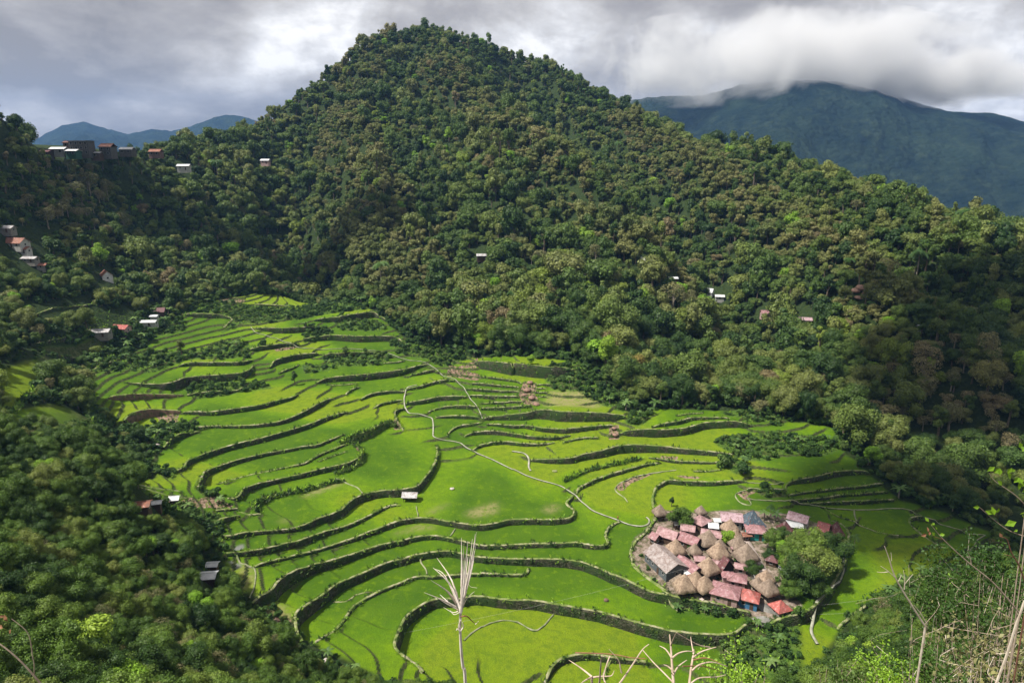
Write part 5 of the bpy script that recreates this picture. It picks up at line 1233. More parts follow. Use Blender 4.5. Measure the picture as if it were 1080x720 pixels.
ridge_house('little white roofed shed right of the pink hip roofed house at the back', V5(490, 175), V5(535, 180), 2.2, .4, 2.6, 'roof_white', 'w_whitewash', nwin=1)
ridge_house('long low pink roof between two rows of thatch at the back', V5(450, 205), V5(555, 225), 2.3, .8, 3.2, 'roof_pink', 'w_pinkwall')
ridge_house('wide lavender roofed house at the back right of the village', V5(560, 110), V5(675, 120), 3.0, 1.1, 5.0, 'roof_lavender', 'w_concrete', nwin=3)
ridge_house('long rose roof running beside the long grey hall', V5(318, 358), V5(420, 430), 2.5, .9, 3.4, 'roof_rose', 'w_wood')
ridge_house('small white roofed shed in front of the gable of the long grey hall', V5(348, 448), V5(392, 452), 1.9, .3, 2.0, 'roof_white', 'w_whitewash', nwin=0)
ridge_house('small pale pink lean-to between the thatched huts', V5(405, 365), V5(455, 368), 1.9, .5, 2.0, 'roof_pink', 'w_pinkwall', nwin=0)
ridge_house('steep dark maroon A-shaped house in the middle of the village', V5(578, 365), V5(600, 385), 2.0, 2.8, 4.2, 'roof_maroon', 'w_dark', nwin=0)
house('largest pink hip roofed house at the front of the village', put(*V5(585, 548), 3.4)[0], rad(-25), 6.4, 5.4, 2.8, 1.5, 'roof_rose', 'w_pinkwall', typ='hip')
house('small rose roofed annex behind the largest pink hip roof', put(*V5(598, 462), 2.8)[0], rad(-8), 2.6, 2.2, 2.4, .6, 'roof_rose', 'w_pinkwall', typ='hip', nwin=1)
house('rose hip roofed house right behind the largest pink roof', put(*V5(652, 478), 3.0)[0], rad(-20), 4.2, 3.4, 2.5, .9, 'roof_rose', 'w_pinkwall', typ='hip')
house('bright red hip roofed house with blue walls at the front edge of the village', put(*V6(135, 470), 3.6)[0], rad(-25), 4.6, 4.0, 2.9, 1.5, 'roof_red', 'w_bluewall', typ='hip')
house('small faded red pyramid roofed hut at the right front corner of the village', put(*V6(285, 518), 3.0)[0], rad(20), 3.4, 3.4, 2.1, 1.6, 'roof_red', 'w_concrete', typ='pyr', nwin=1)
house('tall dark blue pyramid roofed pavilion behind the village', put(*V6(152, 105), 4.6)[0], rad(10), 5.4, 5.4, 2.8, 3.6, 'roof_blue', 'w_wood', typ='pyr', nwin=2)
house('pink hip roofed house with turquoise walls in front of the dark blue roof', put(*V6(168, 158), 3.4)[0], rad(-8), 5.0, 4.0, 2.8, 1.2, 'roof_rose', 'w_turquoise', typ='hip')
house('small rosy roof among the thatch left of the dark bush', put(*V6(98, 335), 2.6)[0], rad(-20), 2.8, 2.2, 2.1, .6, 'roof_pink', 'w_pinkwall', nwin=1)
ridge_house('white walled house with a mauve roof right behind the palms', V6(330, 82), V6(415, 108), 3.4, 1.1, 4.2, 'roof_lavender', 'w_whitewash', nwin=3)
house('low white roofed house in front of the mauve roof', put(*V6(352, 140), 2.6)[0], rad(-15), 3.8, 3.0, 2.3, .5, 'roof_white', 'w_whitewash', nwin=1)
house('maroon pyramid roofed hut left of the low white roof', put(*V6(308, 150), 3.0)[0], rad(10), 3.0, 3.0, 2.2, 2.0, 'roof_maroon', 'w_wood', typ='pyr', nwin=0)
ridge_house('dark red roofed house behind the village grove', V6(470, 132), V6(515, 145), 2.8, 1.5, 3.6, 'roof_darkred', 'w_wood', nwin=2)
house('blackish steep pyramid roofed hut behind the village grove', put(*V6(550, 158), 3.4)[0], rad(5), 3.0, 3.0, 2.2, 2.8, 'roof_maroon', 'w_wood', typ='pyr', nwin=0)
for (lb, p_, w, rz, mt) in [
 ('tiny thatched hut standing alone at the back left corner of the village', V5(200, 95), 14, .2, 'thatch_b'), ('thatched hut tucked behind the long grey hall', V5(292, 312), 19, .3, 'thatch'),
 ('wide thatched hut in front of the long low pink roof', V5(485, 262), 20, .1, 'thatch_b'), ('thatched hut in front of the wide lavender roof', V5(610, 190), 17, .2, 'thatch'),
 ('thatched hut left of the steep maroon house', V5(543, 335), 20, .35, 'thatch'), ('light thatched hut between the rose roof and the steep maroon house', V5(483, 422), 21, .5, 'thatch'),
 ('largest front thatched hut at the bottom left of the village', V5(338, 572), 22, .15, 'thatch'), ('thatched hut directly behind the largest front hut', V5(318, 506), 17, .3, 'thatch_b'),
 ('thatched hut diagonally behind the front pair of huts', V5(408, 500), 20, .5, 'thatch'), ('front thatched hut second from the left', V5(455, 572), 20, .4, 'thatch'),
 ('broad thatched hut below the turquoise walled house', V6(122, 285), 23, .3, 'thatch_b'), ('thatched hut left of the turquoise walled house', V6(40, 150), 14, .1, 'thatch'),
 ('rounded thatched hut between the tree and the paved lane', V6(85, 232), 17, .2, 'thatch_b'), ('thatched hut beside the yellow green tree', V6(6, 272), 16, .2, 'thatch_b'),
 ('brown thatched hut at the right front, behind the bright red roof', V6(228, 442), 20, .4, 'thatch_b'), ('thatched hut behind the brown one at the right front', V6(215, 392), 17, .3, 'thatch'),
 ('small thatched hut above the rosy roof in the right half', V6(70, 190), 13, .4, 'thatch')]:
    hut(lb, p_[0], p_[1], w, rz, mt)
for (lb, p_, L_, W_, wh_, rh_, rz_, rf_, wl_, ty_) in [
 ('tiny grey tin roof between the pink roofs at the back left', V5(305, 165), 2.2, 1.8, 1.9, .4, 10, 'roof_lightgrey', 'w_wood', 'gable'),
 ('small pinkish roof squeezed left of the steep maroon house', V5(528, 395), 2.4, 2.0, 2.0, .5, -20, 'roof_pink', 'w_wood', 'gable'),
 ('low rusty roof behind the largest front thatched huts', V5(375, 480), 2.4, 1.8, 1.8, .4, 30, 'roof_rust', 'w_wood', 'gable'),
 ('dusty rose roof right of the middle tree', V5(655, 300), 3.0, 2.4, 2.2, .7, -15, 'roof_rose', 'w_pinkwall', 'hip'),
 ('small grey roof at the right end of the paved lane', V6(175, 375), 2.4, 2.0, 2.0, .5, 15, 'roof_lightgrey', 'w_concrete', 'gable'),
 ('pale shed roof beside the wide lavender roof', V5(540, 150), 2.2, 1.6, 1.9, .3, 0, 'roof_white', 'w_wood', 'gable'),
 ('little rusty lean-to left of the turquoise walled house', V6(122, 190), 2.0, 1.6, 1.9, .3, 5, 'roof_rust', 'w_wood', 'gable'),
 ('small maroon roof half hidden by the grove', V6(245, 300), 2.6, 2.2, 2.0, .8, -30, 'roof_maroon', 'w_wood', 'hip'),
 ('narrow pink roof at the front between the thatch and the largest pink roof', V5(500, 600), 2.2, 1.8, 1.9, .5, -25, 'roof_pink', 'w_wood', 'gable')]:
    house(lb, put(p_[0], p_[1], wh_ + rh_ * .5)[0], rad(rz_), L_, W_, wh_, rh_, rf_, wl_, ty_, nwin=1, gable_win=False)
for (lb, p_, w) in [('little thatched granary behind the second row of pink roofs', V5(405, 318), 13), ('little thatched granary at the front right among the roofs', V6(178, 415), 13), ('little thatched granary below the long low pink roof', V5(552, 290), 13), ('low thatched shelter left of the rose hip roof', V5(468, 500), 13), ('small thatched hut by the back wall of the village', V5(440, 90), 11)]:
    hut(lb, p_[0], p_[1], w, .3, 'thatch_b')
# paved lane, stairs, rail
def strip(name, pts, w, z_, mat, st=None, label=None, cat=None, world=False):
    L = lay(pts, .9); N = normals(L); k = len(L); hz = ground(*L.T); hz = np.convolve(np.pad(hz, 2, mode='edge'), np.ones(5) / 5, 'valid') + z_
    ring = [np.c_[L + N * w, hz - .6], np.c_[L + N * w, hz], np.c_[L - N * w, hz], np.c_[L - N * w, hz - .6]]
    o = link(name, np_mesh(name, np.stack(ring, 1).reshape(-1, 3), [(i * 4 + j, i * 4 + j + 1, (i + 1) * 4 + j + 1, (i + 1) * 4 + j) for i in range(k - 1) for j in range(3)], False, [mat]))
    if st: o['kind'] = 'structure'
    else: tag(o, label, cat)
M['paving'] = simple('paving', (.55, .46, .42), (.40, .32, .28), 1.2, .9, .04)
strip('pavement', [V6(95, 160), V6(140, 225), V6(205, 330), V6(255, 385), V6(262, 440)], 1.0, .12, M['paving'], 1)
strip('pavement', [V6(190, 500), V6(235, 530), V6(215, 575), V6(170, 600)], 1.6, .14, M['w_concrete'], 1)
strip('pavement', [V5(385, 560), V5(420, 620), V5(455, 640)], .7, .12, M['paving'], 1)
rl = tag(link('handrail', None, None, put(*V6(275, 350), .5)[0]), 'white handrail frame beside the village grove', 'railing')
q = MB()
for i in range(5): q.tube([(i * .9, 0, 0), (i * .9, 0, 1.1)], .06, M['w_whitewash'], 5)
for z_ in (.55, 1.1): q.tube([(0, 0, z_), (3.6, 0, z_)], .06, M['w_whitewash'], 5)
q.build('rail', rl, (0, 0, 0), (0, 0, rad(-75)))
# little granary on the corner of the big middle paddy
ridge_house('little granary on stilts with a pale roof at the corner of the big middle paddy', (425.5, 518.5), (439, 519), 2.0, .8, 2.6, 'roof_lightgrey', 'w_wood', stilts=True, nwin=1, gable_win=False, cat='granary', group='huts out in the fields')

def slope_house(label, a, b, L, W, wh, rh, rz, roof, wall, Yd=None, typ='gable', group='houses scattered on the slopes', nwin=2, **kw):
    if a < 100: L, W, wh, rh = L * .8, W * .8, wh * .85, rh * .85
    """house on a wooded slope whose middle is seen at a,b"""
    if Yd is None:
        h = hit(GROUND, a, b + 3, 60); 
        if h is None: return None
        Yd = h[1] - 1.5
    x, y, z_ = at_y(a, b, Yd); z_ -= (wh + rh) * .55
    return house(label, (x, y, z_), rad(rz), L, W, wh, rh, roof, wall, typ, nwin, group, found=1.8, **kw)
slope_house('rusty brown roofed house at the left edge of the photo', 17, 255, 12, 7, 2.8, 2.2, -12, 'roof_rust', 'w_whitewash', nwin=3)
slope_house('white walled annex just below the rusty brown roofed house', 26, 263, 6, 4, 2.6, 1.0, -12, 'roof_rust', 'w_whitewash')
slope_house('low grey roofed shed below the rusty brown roofed house', 32, 273, 8, 4, 2.2, .7, -5, 'roof_lightgrey', 'w_concrete')
slope_house('small rusty shed right below the grey shed at the left edge', 44, 280, 4.5, 3, 2.0, .7, 10, 'roof_rust', 'w_concrete', nwin=1)
slope_house('pale roofed shed half hidden above the rusty house at the left edge', 6, 241, 9, 5, 2.4, 1, 0, 'roof_lightgrey', 'w_concrete')
slope_house('white house with its gable to the valley on the left slope', 112, 290, 6, 4.6, 3.2, 2.0, -50, 'roof_rust', 'w_white', nwin=1)
slope_house('grey and white tin shed at the left of the slope hamlet', 106, 350, 7.5, 4.5, 2.2, .8, 8, 'roof_lightgrey', 'w_concrete')
slope_house('red roofed hut in the middle of the slope hamlet', 128, 346, 6.5, 4.5, 2.4, 1.1, -8, 'roof_red', 'w_pinkwall')
slope_house('bright white flat roofed shed of the slope hamlet', 154, 340, 9.5, 4, 2.0, .5, 4, 'roof_white', 'w_whitewash')
slope_house('brown roofed hut at the upper right of the slope hamlet', 168, 328, 5, 4, 2.4, 1.5, 10, 'roof_maroon', 'w_wood')
slope_house('tiny white shed left of the brown roofed hut', 163, 334, 3, 2.5, 1.8, .4, 0, 'roof_white', 'w_whitewash', nwin=0)
slope_house('rusty roofed shed at the edge of the near left thicket', 148, 533, 3.6, 2.6, 1.7, .5, 14, 'roof_rust', 'w_wood', nwin=1)
slope_house('narrow white tin roof right of the rusty roofed shed', 163, 531, 2.6, 1.3, 1.4, .25, 14, 'roof_white', 'w_wood', nwin=0)
slope_house('little white roofed hut right of the two rusty sheds', 184, 526, 2.0, 1.8, 1.6, .5, 10, 'roof_white', 'w_wood', nwin=0)
slope_house('upper of two white tin roofs by the lower left field corner', 224, 596, 2.2, 1.6, 1.5, .3, 5, 'roof_white', 'w_wood', nwin=0)
slope_house('lower and larger of two white tin roofs by the lower left field corner', 219, 608, 3.1, 2.4, 1.7, .4, 8, 'roof_white', 'w_wood', nwin=0)
slope_house('white hillside hut with a steep gable in the middle of the wood', 681, 277, 5, 3.6, 3.6, 2.4, -35, 'roof_white', 'w_white', nwin=1)
slope_house('tiny white shed right of and below the steep white hut', 710, 294, 4.2, 2.5, 1.8, .5, 0, 'roof_white', 'w_wood', nwin=0)
slope_house('narrow white hut, left one of a pair high in the right hand wood', 749, 308, 3.4, 3, 3.4, 1.8, -40, 'roof_white', 'w_white', nwin=1)
slope_house('low white roof, right one of a pair high in the right hand wood', 759, 313, 5, 3, 2.2, .8, -10, 'roof_white', 'w_whitewash', nwin=1)
slope_house('pinkish red hut half hidden in the right hand wood', 807, 330, 4.5, 3.5, 2.4, 1.2, 0, 'roof_rose', 'w_pinkwall', nwin=1)
slope_house('grey hillside house with a lavender roof in the right hand wood', 849, 338, 6, 4, 3, .9, -12, 'roof_lavender', 'w_concrete', nwin=2)
slope_house('tiny white hut far right in the wood', 971, 345, 2.4, 2, 1.8, .5, 0, 'roof_white', 'w_whitewash', nwin=0)
slope_house('small grey roofed hut on the mountain foot above the middle terraces', 508, 270, 5.5, 3.5, 2.2, .8, 5, 'roof_lightgrey', 'w_wood', nwin=1)
slope_house('white house in the trees under the skyline palms, upper left', 194, 176, 8, 5, 3, 1, 6, 'roof_white', 'w_whitewash', Yd=500)
slope_house('low white roof in the wood at the left foot of the mountain', 280, 170, 6, 4, 2.6, .9, -5, 'roof_white', 'w_pinkwall', Yd=540)
# the hamlet on the pass
def block(label, a, b_base, Yd, w, d, storeys, wall, rz=0, roof=None, rh=1.0):
    x, y, z_ = at_y(a, b_base, Yd); o = thing('building', label, 'building', (x, y, z_), rad(rz), 'buildings of the hamlet on the pass'); H = storeys * 2.5
    q = MB(); q.box((0, 0, H / 2 - 1), (w, d, H + 2), M[wall]); q.build('walls', o)
    for s_ in range(storeys):
        q = MB(); q.box((0, -d / 2 - .5, s_ * 2.5 + 2.4), (w + .4, 1.2, .18), M['w_dim']); q.build('balcony', o)
        nw = max(int(w / 2.6), 1)
        for k in range(nw): window(o, (k - (nw - 1) / 2) * w / nw, -d / 2 - .02, s_ * 2.5 + 1.3, 1.2, 1.2, 0)
    if roof: sheet_roof('roof', o, w, d, H, rh, M[roof], 'gable', .5)
    else:
        q = MB(); q.box((0, 0, H + .1), (w + .8, d + .8, .22), M['w_dim']); q.build('roof', o)
    return o
block('long low house with a maroon wall and white roof edge, left in the pass hamlet', 46, 165, 396, 8.5, 6, 1, 'w_dimwood', 0, 'roof_maroon', .8)
block('white roofed house left of the tall block in the pass hamlet', 63, 162, 402, 7.5, 6, 1, 'w_dimwhite', 5, 'roof_white', 1.0)
block('low house with a white awning in front of the tall block', 78, 164, 400, 6, 5, 1, 'w_dimgreen', -5, 'roof_white', .8)
block('tall unfinished concrete block in the pass hamlet', 88, 163, 412, 10.5, 8, 3, 'w_dim', 4)
block('small pinkish house behind the white roof in the pass hamlet', 75, 155, 418, 6, 5, 1, 'w_dimpink', 0, 'roof_rust', .8)
block('brown roofed two storey house right of the tall block', 115, 164, 420, 7, 6, 2, 'w_dim', -6, 'roof_rust', 1.8)
block('dark shop house between the tall block and the brown roofed house', 103, 166, 415, 5, 5, 1, 'w_wood', 0, 'roof_lightgrey', .6)
block('white house with a pale blue roof at the right of the pass hamlet', 135, 162, 440, 7.5, 6, 1, 'w_dim', 0, 'roof_white', 1.2)
block('orange walled house standing apart at the right end of the pass hamlet', 165, 164, 480, 7, 6, 1, 'w_dimpink', 0, 'roof_rust', 1.6)
block('small hut with a pale roof far left under the pass road', 12, 168, 380, 5, 4, 1, 'w_wood', 0, 'roof_lightgrey', .6)

# stones, posts, small things
def rock(label, a, b, r, mat, seed, sq=.6, name='boulder'):
    h = hit(GROUND, a, b, 60); V, Fq = sphere_quads((0, 0, 0), r, seed); V = V * (1, 1, sq)
    return tag(link(name, np_mesh(name, V, Fq, True, [M[mat]]), None, (h[0], h[1], h[2] + r * .2)), label, 'boulder', 'boulders about the fields')
M['rock'] = simple('pale_rock', (.55, .50, .46), (.35, .31, .28), 1.5, .9, .1)
rock('white boulder in the largest light green paddy', 477, 515.5, .9, 'rock', 1, .4); rock('brown rubble mound in the paddy below the village wall', 639.5, 633, .75, 'earth', 2, .7)
rock('pale boulder on top of the rubble heap at the left', 178, 449, 1.2, 'rock', 3); rock('small white stone in the brightest left paddy', 174, 490, .55, 'rock', 4, .4); rock('grey stone at the lower end of the pale rimmed wall', 344, 697, .85, 'rock', 5)
rock('pink brown boulder pile on the rough edge of the leftmost fields', 165, 470, 1.5, 'rock', 6); rock('lower boulder in the pile on the rough edge of the leftmost fields', 155, 475, 1.1, 'rock', 7)
rock('pale stone on the top wall end above the dry grass slope', 582, 389.5, .7, 'rock', 8); rock('small pale mound in the paddy above the stone walkway', 585, 497, .9, 'rim', 9, .3)
for i_, (a, b, r) in enumerate([(559, 404, 1.6), (556, 412, 1.8), (561, 420, 1.7), (566, 427, 1.5), (553, 417, 1.2), (648, 452, 1.2), (649, 459, 1.3)]):
    rock(['top lump of the reddish landslip', 'upper left lump of the reddish landslip', 'middle lump of the reddish landslip', 'lowest lump of the reddish landslip', 'left hand lump of the reddish landslip', 'upper clod of the small earth scar', 'lower clod of the small earth scar'][i_], a, b, r, 'earth_pink', 20 + i_, .5, 'earth_lump') if 'earth_pink' in M else None
for i_, (a, b) in enumerate([(680, 471), (712, 473), (580, 483)]):
    h = hit(GROUND, a, b, 100); q = MB(); q.tube([(0, 0, -.3), (.05, 0, 1.3)], [.12, .08], M['w_wood'], 5); q.tube([(-.3, 0, 1.0), (.3, .05, 1.05)], .05, M['w_wood'], 4)
    tag(q.build('marker_post', None, h), ['left wooden post on the long wall with posts', 'right wooden post on the long wall with posts', 'wooden post at the left end of the long wall with posts'][i_], 'post', 'wooden posts on the walls')
for i_, (a, b, r) in enumerate([(902, 308, 3.2), (909, 305, 3.8), (915, 311, 3.4), (921, 314, 2.4), (906, 315, 2.6)]):
    rock(['left', 'topmost', 'middle', 'right', 'lowest'][i_] + ' lump of the brown landslip high in the right hand wood', a, b, r, 'earth_pink', 40 + i_, .5, 'earth_lump')
# cables over the lower right fields
def cable(label, a, b, sag):
    q = MB(); A = Vector(a); B = Vector(b); q.tube([A.lerp(B, t_ / 16) - Vector((0, 0, sag * 4 * (t_ / 16) * (1 - t_ / 16))) for t_ in range(17)], .017, M['w_whitewash'], 4)
    tag(q.build('cable'), label, 'cable', 'carrying cables over the valley')
cable('upper thin cable crossing the field right of the village', at_y(835, 641, 150), at_y(1000, 618, 150), .5)
cable('lower thin cable crossing the field right of the village', at_y(835, 648, 149), at_y(960, 641, 149), .4)
cable('thin cable crossing the lower centre fields towards the village', at_y(420, 668, 142), at_y(720, 600, 156), 1.0)

# two walkers on the stone walkway (about 1.6 m tall)
def person(label, a, b, shirt, trousers, face=0):
    h = hit(GROUND, a, b, 100); me = bpy.data.meshes.new('body'); V = [(0, 0, .88), (0, 0, 1.15), (0, 0, 1.38), (0, 0, 1.5), (0, .01, 1.62), (.10, 0, .82), (.11, .12, .46), (.10, .14, .06), (.10, -.02, .03), (-.10, 0, .82), (-.11, -.10, .46), (-.10, -.16, .08), (-.10, -.28, .04), (.19, 0, 1.36), (.24, .03, 1.08), (.24, -.12, .86), (-.19, 0, 1.36), (-.24, -.03, 1.08), (-.23, -.14, .88)]
    E = [(0, 1), (1, 2), (2, 3), (3, 4), (0, 5), (5, 6), (6, 7), (7, 8), (0, 9), (9, 10), (10, 11), (11, 12), (2, 13), (13, 14), (14, 15), (2, 16), (16, 17), (17, 18)]
    R_ = [.15, .14, .14, .055, .10, .09, .065, .045, .04, .09, .065, .045, .04, .06, .045, .035, .06, .045, .035]
    me.from_pydata(V, E, [])
    o = link('person', me, None, (h[0], h[1], h[2] + .1), (0, 0, face)); md_ = o.modifiers.new('skin', 'SKIN')
    for i, r in enumerate(R_): me.skin_vertices[0].data[i].radius = (r, r)
    me.skin_vertices[0].data[0].use_root = True
    ss = o.modifiers.new('sub', 'SUBSURF'); ss.levels = 1; ss.render_levels = 1
    m, t, b_, o_ = new_mat('clothes'); z_ = t.add('ShaderNodeSeparateXYZ'); t.l.new(t.add('ShaderNodeTexCoord').outputs['Object'], z_.inputs[0])
    c = t.ramp(t.math('DIVIDE', z_.outputs[2], 1.8), [(0, trousers), (.49, trousers), (.5, shirt), (.79, shirt), (.81, (.25, .14, .09)), (.90, (.03, .02, .02))], 'CONSTANT'); t.l.new(c, b_.inputs['Base Color']); me.materials.append(m)
    tag(o, label, 'person')
person('person in dark clothes walking just above the junction of the stone walkway', 614.5, 524.5, (.03, .03, .05), (.02, .02, .03), 1.0)
person('person in a reddish top at the bend of the stone walkway near the long bund', 651.5, 549, (.3, .06, .05), (.03, .03, .04), 2.0)

# ---------------------------------------------------------------- plants close to the camera
def blade_path(pts, Y, dy=0.0):
    n = len(pts); return [Vector(at_y(p[0], p[1], Y + dy * i / max(n - 1, 1))) for i, p in enumerate(pts)]
def spline(P, k=4):
    P = [Vector(p) for p in P]
    if len(P) < 3: return P
    o = []
    for i in range(len(P) - 1):
        p0 = P[max(i - 1, 0)]; p1 = P[i]; p2 = P[i + 1]; p3 = P[min(i + 2, len(P) - 1)]
        for j in range(k):
            t_ = j / k; o.append(.5 * ((2 * p1) + (p2 - p0) * t_ + (2 * p0 - 5 * p1 + 4 * p2 - p3) * t_ ** 2 + (3 * p1 - p0 - 3 * p2 + p3) * t_ ** 3))
    o.append(P[-1]); return o
M['straw'] = simple('dry_straw', (.86, .79, .73), (.66, .56, .48), 25, .7)
M['straw_tan'] = simple('dry_tan_stalk', (.66, .52, .42), (.42, .31, .23), 18, .8)
M['straw_brown'] = simple('dry_brown_leaf', (.30, .15, .08), (.18, .09, .05), 25, .8)
M['twig'] = simple('bare_twig', (.46, .37, .29), (.28, .21, .16), 25, .85)
M['twig_pale'] = simple('pale_twig', (.66, .58, .48), (.44, .36, .28), 25, .85)
M['twig_red'] = simple('reddish_twig', (.22, .10, .07), (.14, .07, .05), 25, .85)
m, t, b, o = new_mat('young_leaf'); b.inputs['Roughness'].default_value = .4; b.inputs['Base Color'].default_value = (.20, .36, .03, 1)
tr = t.add('ShaderNodeBsdfTranslucent'); tr.inputs[0].default_value = (.35, .55, .04, 1); mx = t.add('ShaderNodeMixShader'); mx.inputs[0].default_value = .4; t.l.new(b.outputs[0], mx.inputs[1]); t.l.new(tr.outputs[0], mx.inputs[2]); t.l.new(mx.outputs[0], o.inputs[0]); M['young'] = m
def limb(mb, pts, Y, w0, w1, mat, dy=0.0, n=6):
    """w0,w1 widths in pixels at distance Y"""
    P = spline(blade_path(pts, Y, dy)); k = len(P); px_m = Y / F
    mb.tube(P, [max((w0 + (w1 - w0) * (i / (k - 1))) * .33 * px_m, .0006) for i in range(k)], mat, n)
z9 = lambda *p: [(420 + a / 4.5, 560 + b / 4.5) for a, b in p]
z10 = lambda *p: [(600 + a / 4.5, 560 + b / 4.5) for a, b in p]
p4 = lambda *p: [(840 + a / 4.5, 500 + b / 4.5) for a, b in p]
def foot(p, Y):
    x, y, z_ = at_y(p[0], p[1], Y); return (x, y, float(ground(x, y)) - .1)
pl = tag(link('dry_cane', None, None, foot((490, 720), 3.2)), 'tall dry cane with a pale feathery plume in the bottom middle foreground', 'dry cane')
def child(mb, name, parent):
    o = mb.build(name, None); o.parent = parent; o.matrix_parent_inverse = Matrix.Translation(-Vector(parent.location)); return o
q = MB(); st_ = blade_path(z9((297, 335), (295, 400), (294, 470), (298, 560), (306, 640), (318, 722)), 3.2); q.tube(spline([Vector(foot((490, 720), 3.2)), (Vector(foot((490, 720), 3.2)) + st_[-1]) / 2 + Vector((.02, 0, 0))] + st_[::-1]), [.009] * 4 + [.0085] * 4 + [.008] * 20 + [.006], M['straw'], 7) if False else None
base_ = Vector(foot((490, 720), 3.2)); PP = spline([base_, base_.lerp(st_[-1], .5)] + st_[::-1]); q.tube(PP, [.011 - .005 * i / len(PP) for i in range(len(PP))], M['straw'], 7); child(q, 'stem', pl)
q = MB()
for tip, mid, w in [((366, 12), (345, 170), 16), ((352, 35), (335, 180), 12), ((330, 48), (318, 190), 14), ((300, 30), (300, 190), 11), ((312, 60), (306, 190), 9), ((372, 4), (352, 120), 7),
                    ((183, 125), (255, 235), 14), ((165, 172), (245, 250), 13), ((155, 232), (240, 290), 15), ((123, 290), (220, 330), 11), ((198, 300), (250, 345), 10), ((215, 360), (262, 385), 6), ((172, 178), (225, 215), 6), ((262, 250), (282, 320), 12)]:
    limb(q, z9((297, 385 if mid[1] < 240 else 370), mid, tip), 3.2 + random.uniform(-.12, .12), w / 2.7, .5, M['straw'], random.uniform(-.15, .15), 5)
    limb(q, z9((296, 380), (mid[0] + 4, mid[1] + 10), ((tip[0] + mid[0]) / 2 + 7, (tip[1] + mid[1]) / 2)), 3.2, w / 3.6, .4, M['straw'], random.uniform(-.1, .1), 5)
for pth, w in [(((300, 380), (325, 320), (362, 285)), 7), (((330, 225), (340, 260), (375, 268)), 4)]: limb(q, z9(*pth), 3.2, w / 4.5, .4, M['straw'])
child(q, 'plume', pl)
q = MB(); 
for pth in [((296, 475), (286, 455), (291, 432), (298, 420)), ((298, 470), (309, 452), (304, 432)), ((292, 472), (280, 462), (276, 470))]: limb(q, z9(*pth), 3.19, 2.4, 1.4, M['straw'])
limb(q, z9((296, 405), (325, 402), (350, 425), (368, 438)), 3.18, 3.2, .8, M['straw_brown']); limb(q, z9((366, 440), (374, 434), (381, 425)), 3.17, 1.6, .8, M['straw'])
child(q, 'sheath', pl)
def cane_group(label, name, cat, Y, limbs, footpx):
    f_ = foot(footpx, Y); r_ = tag(link(name, None, None, f_), label, cat); q = MB()
    for pth, w0, w1, mt in limbs: limb(q, pth, Y + random.uniform(-.1, .1), w0, w1, M[mt], random.uniform(-.2, .2))
    child(q, 'blades', r_)
    q = MB(); tops = at_y(footpx[0], footpx[1], Y); q.tube(spline([Vector(f_), Vector(f_).lerp(Vector(tops), .5), Vector(tops)]), .011, M['straw'], 6); child(q, 'stem', r_)
cane_group('dry branching cane, left one of the clump at the bottom edge', 'dry_cane', 'dry cane', 3.4, [
 (z10((0, 610), (60, 650), (110, 690)), 1, 4, 'straw_tan'), (z10((145, 722), (150, 650), (155, 590)), 4, 1.5, 'straw_tan'), (z10((110, 722), (112, 695), (150, 688), (200, 685), (215, 660)), 5, 1, 'straw_tan'), (z10((175, 722), (165, 690), (180, 630), (195, 590)), 3, 2, 'straw_tan'), (z10((110, 690), (80, 705), (55, 722)), 4, 1.5, 'straw_tan')], (624, 722))
cane_group('dry forked cane in the middle of the clump at the bottom edge', 'dry_cane', 'dry cane', 3.6, [
 (z10((240, 722), (270, 680), (310, 620), (350, 560), (380, 535)), 4, 1.5, 'straw_tan'), (z10((190, 558), (235, 610), (245, 650), (250, 670)), 1, 3.5, 'straw_tan'), (z10((350, 562), (400, 620), (450, 670), (500, 722)), 1.5, 3, 'straw_tan'), (z10((30, 575), (200, 582), (290, 598), (365, 603)), 2.5, 1.5, 'straw_brown')], (655, 722))
cane_group('thick dry cane with arching leaves at the bottom edge, right of the forked one', 'dry_cane', 'dry cane', 3.3, [
 (z10((497, 722), (490, 640), (485, 560), (478, 488)), 6, 2.5, 'straw_tan'), (z10((488, 600), (460, 560), (430, 543)), 3.5, 1, 'straw_tan'), (z10((490, 600), (520, 578), (560, 568), (600, 572)), 4, 1, 'straw_tan'), (z10((485, 540), (498, 505), (510, 480)), 3, 1, 'straw_tan'), (z10((494, 660), (470, 640), (450, 632)), 4, 1, 'straw_tan'), (z10((495, 680), (520, 640), (560, 610)), 4, 1.2, 'straw_tan')], (710, 722))
cane_group('dry cane with long arching blades, rightmost of the clump at the bottom edge', 'dry_cane', 'dry cane', 3.5, [
 (z10((572, 722), (580, 650), (590, 590), (592, 560)), 5, 3, 'straw_tan'), (z10((588, 600), (630, 570), (700, 548)), 4, 1, 'straw_tan'), (z10((585, 660), (620, 632), (680, 620), (750, 640)), 4, 1.2, 'straw_tan'), (z10((580, 720), (620, 695), (700, 690), (745, 680)), 3.5, 1, 'straw_tan'), (z10((510, 480), (560, 510), (620, 540), (670, 550)), 1.5, 2.5, 'straw_tan'), (z10((590, 570), (582, 530), (578, 500)), 3, 1, 'straw_tan'), (z10((590, 610), (650, 600), (720, 625)), 3, 1, 'straw_brown'), (z10((540, 640), (640, 640), (730, 668)), 2.5, 1, 'straw_brown')], (727, 722))
def leaf_card(mb, c, a, up, s, mat):
    c = Vector(c); a = Vector(a).normalized(); n_ = Vector(up).normalized(); b_ = n_.cross(a).normalized()
    mb.poly([c, c + a * s * .5 + b_ * s * .34 + n_ * s * .10, c + a * s * 1.1 - n_ * s * .06, c + a * s * .5 - b_ * s * .34 + n_ * s * .10], [(0, 1, 2), (0, 2, 3)], mat)
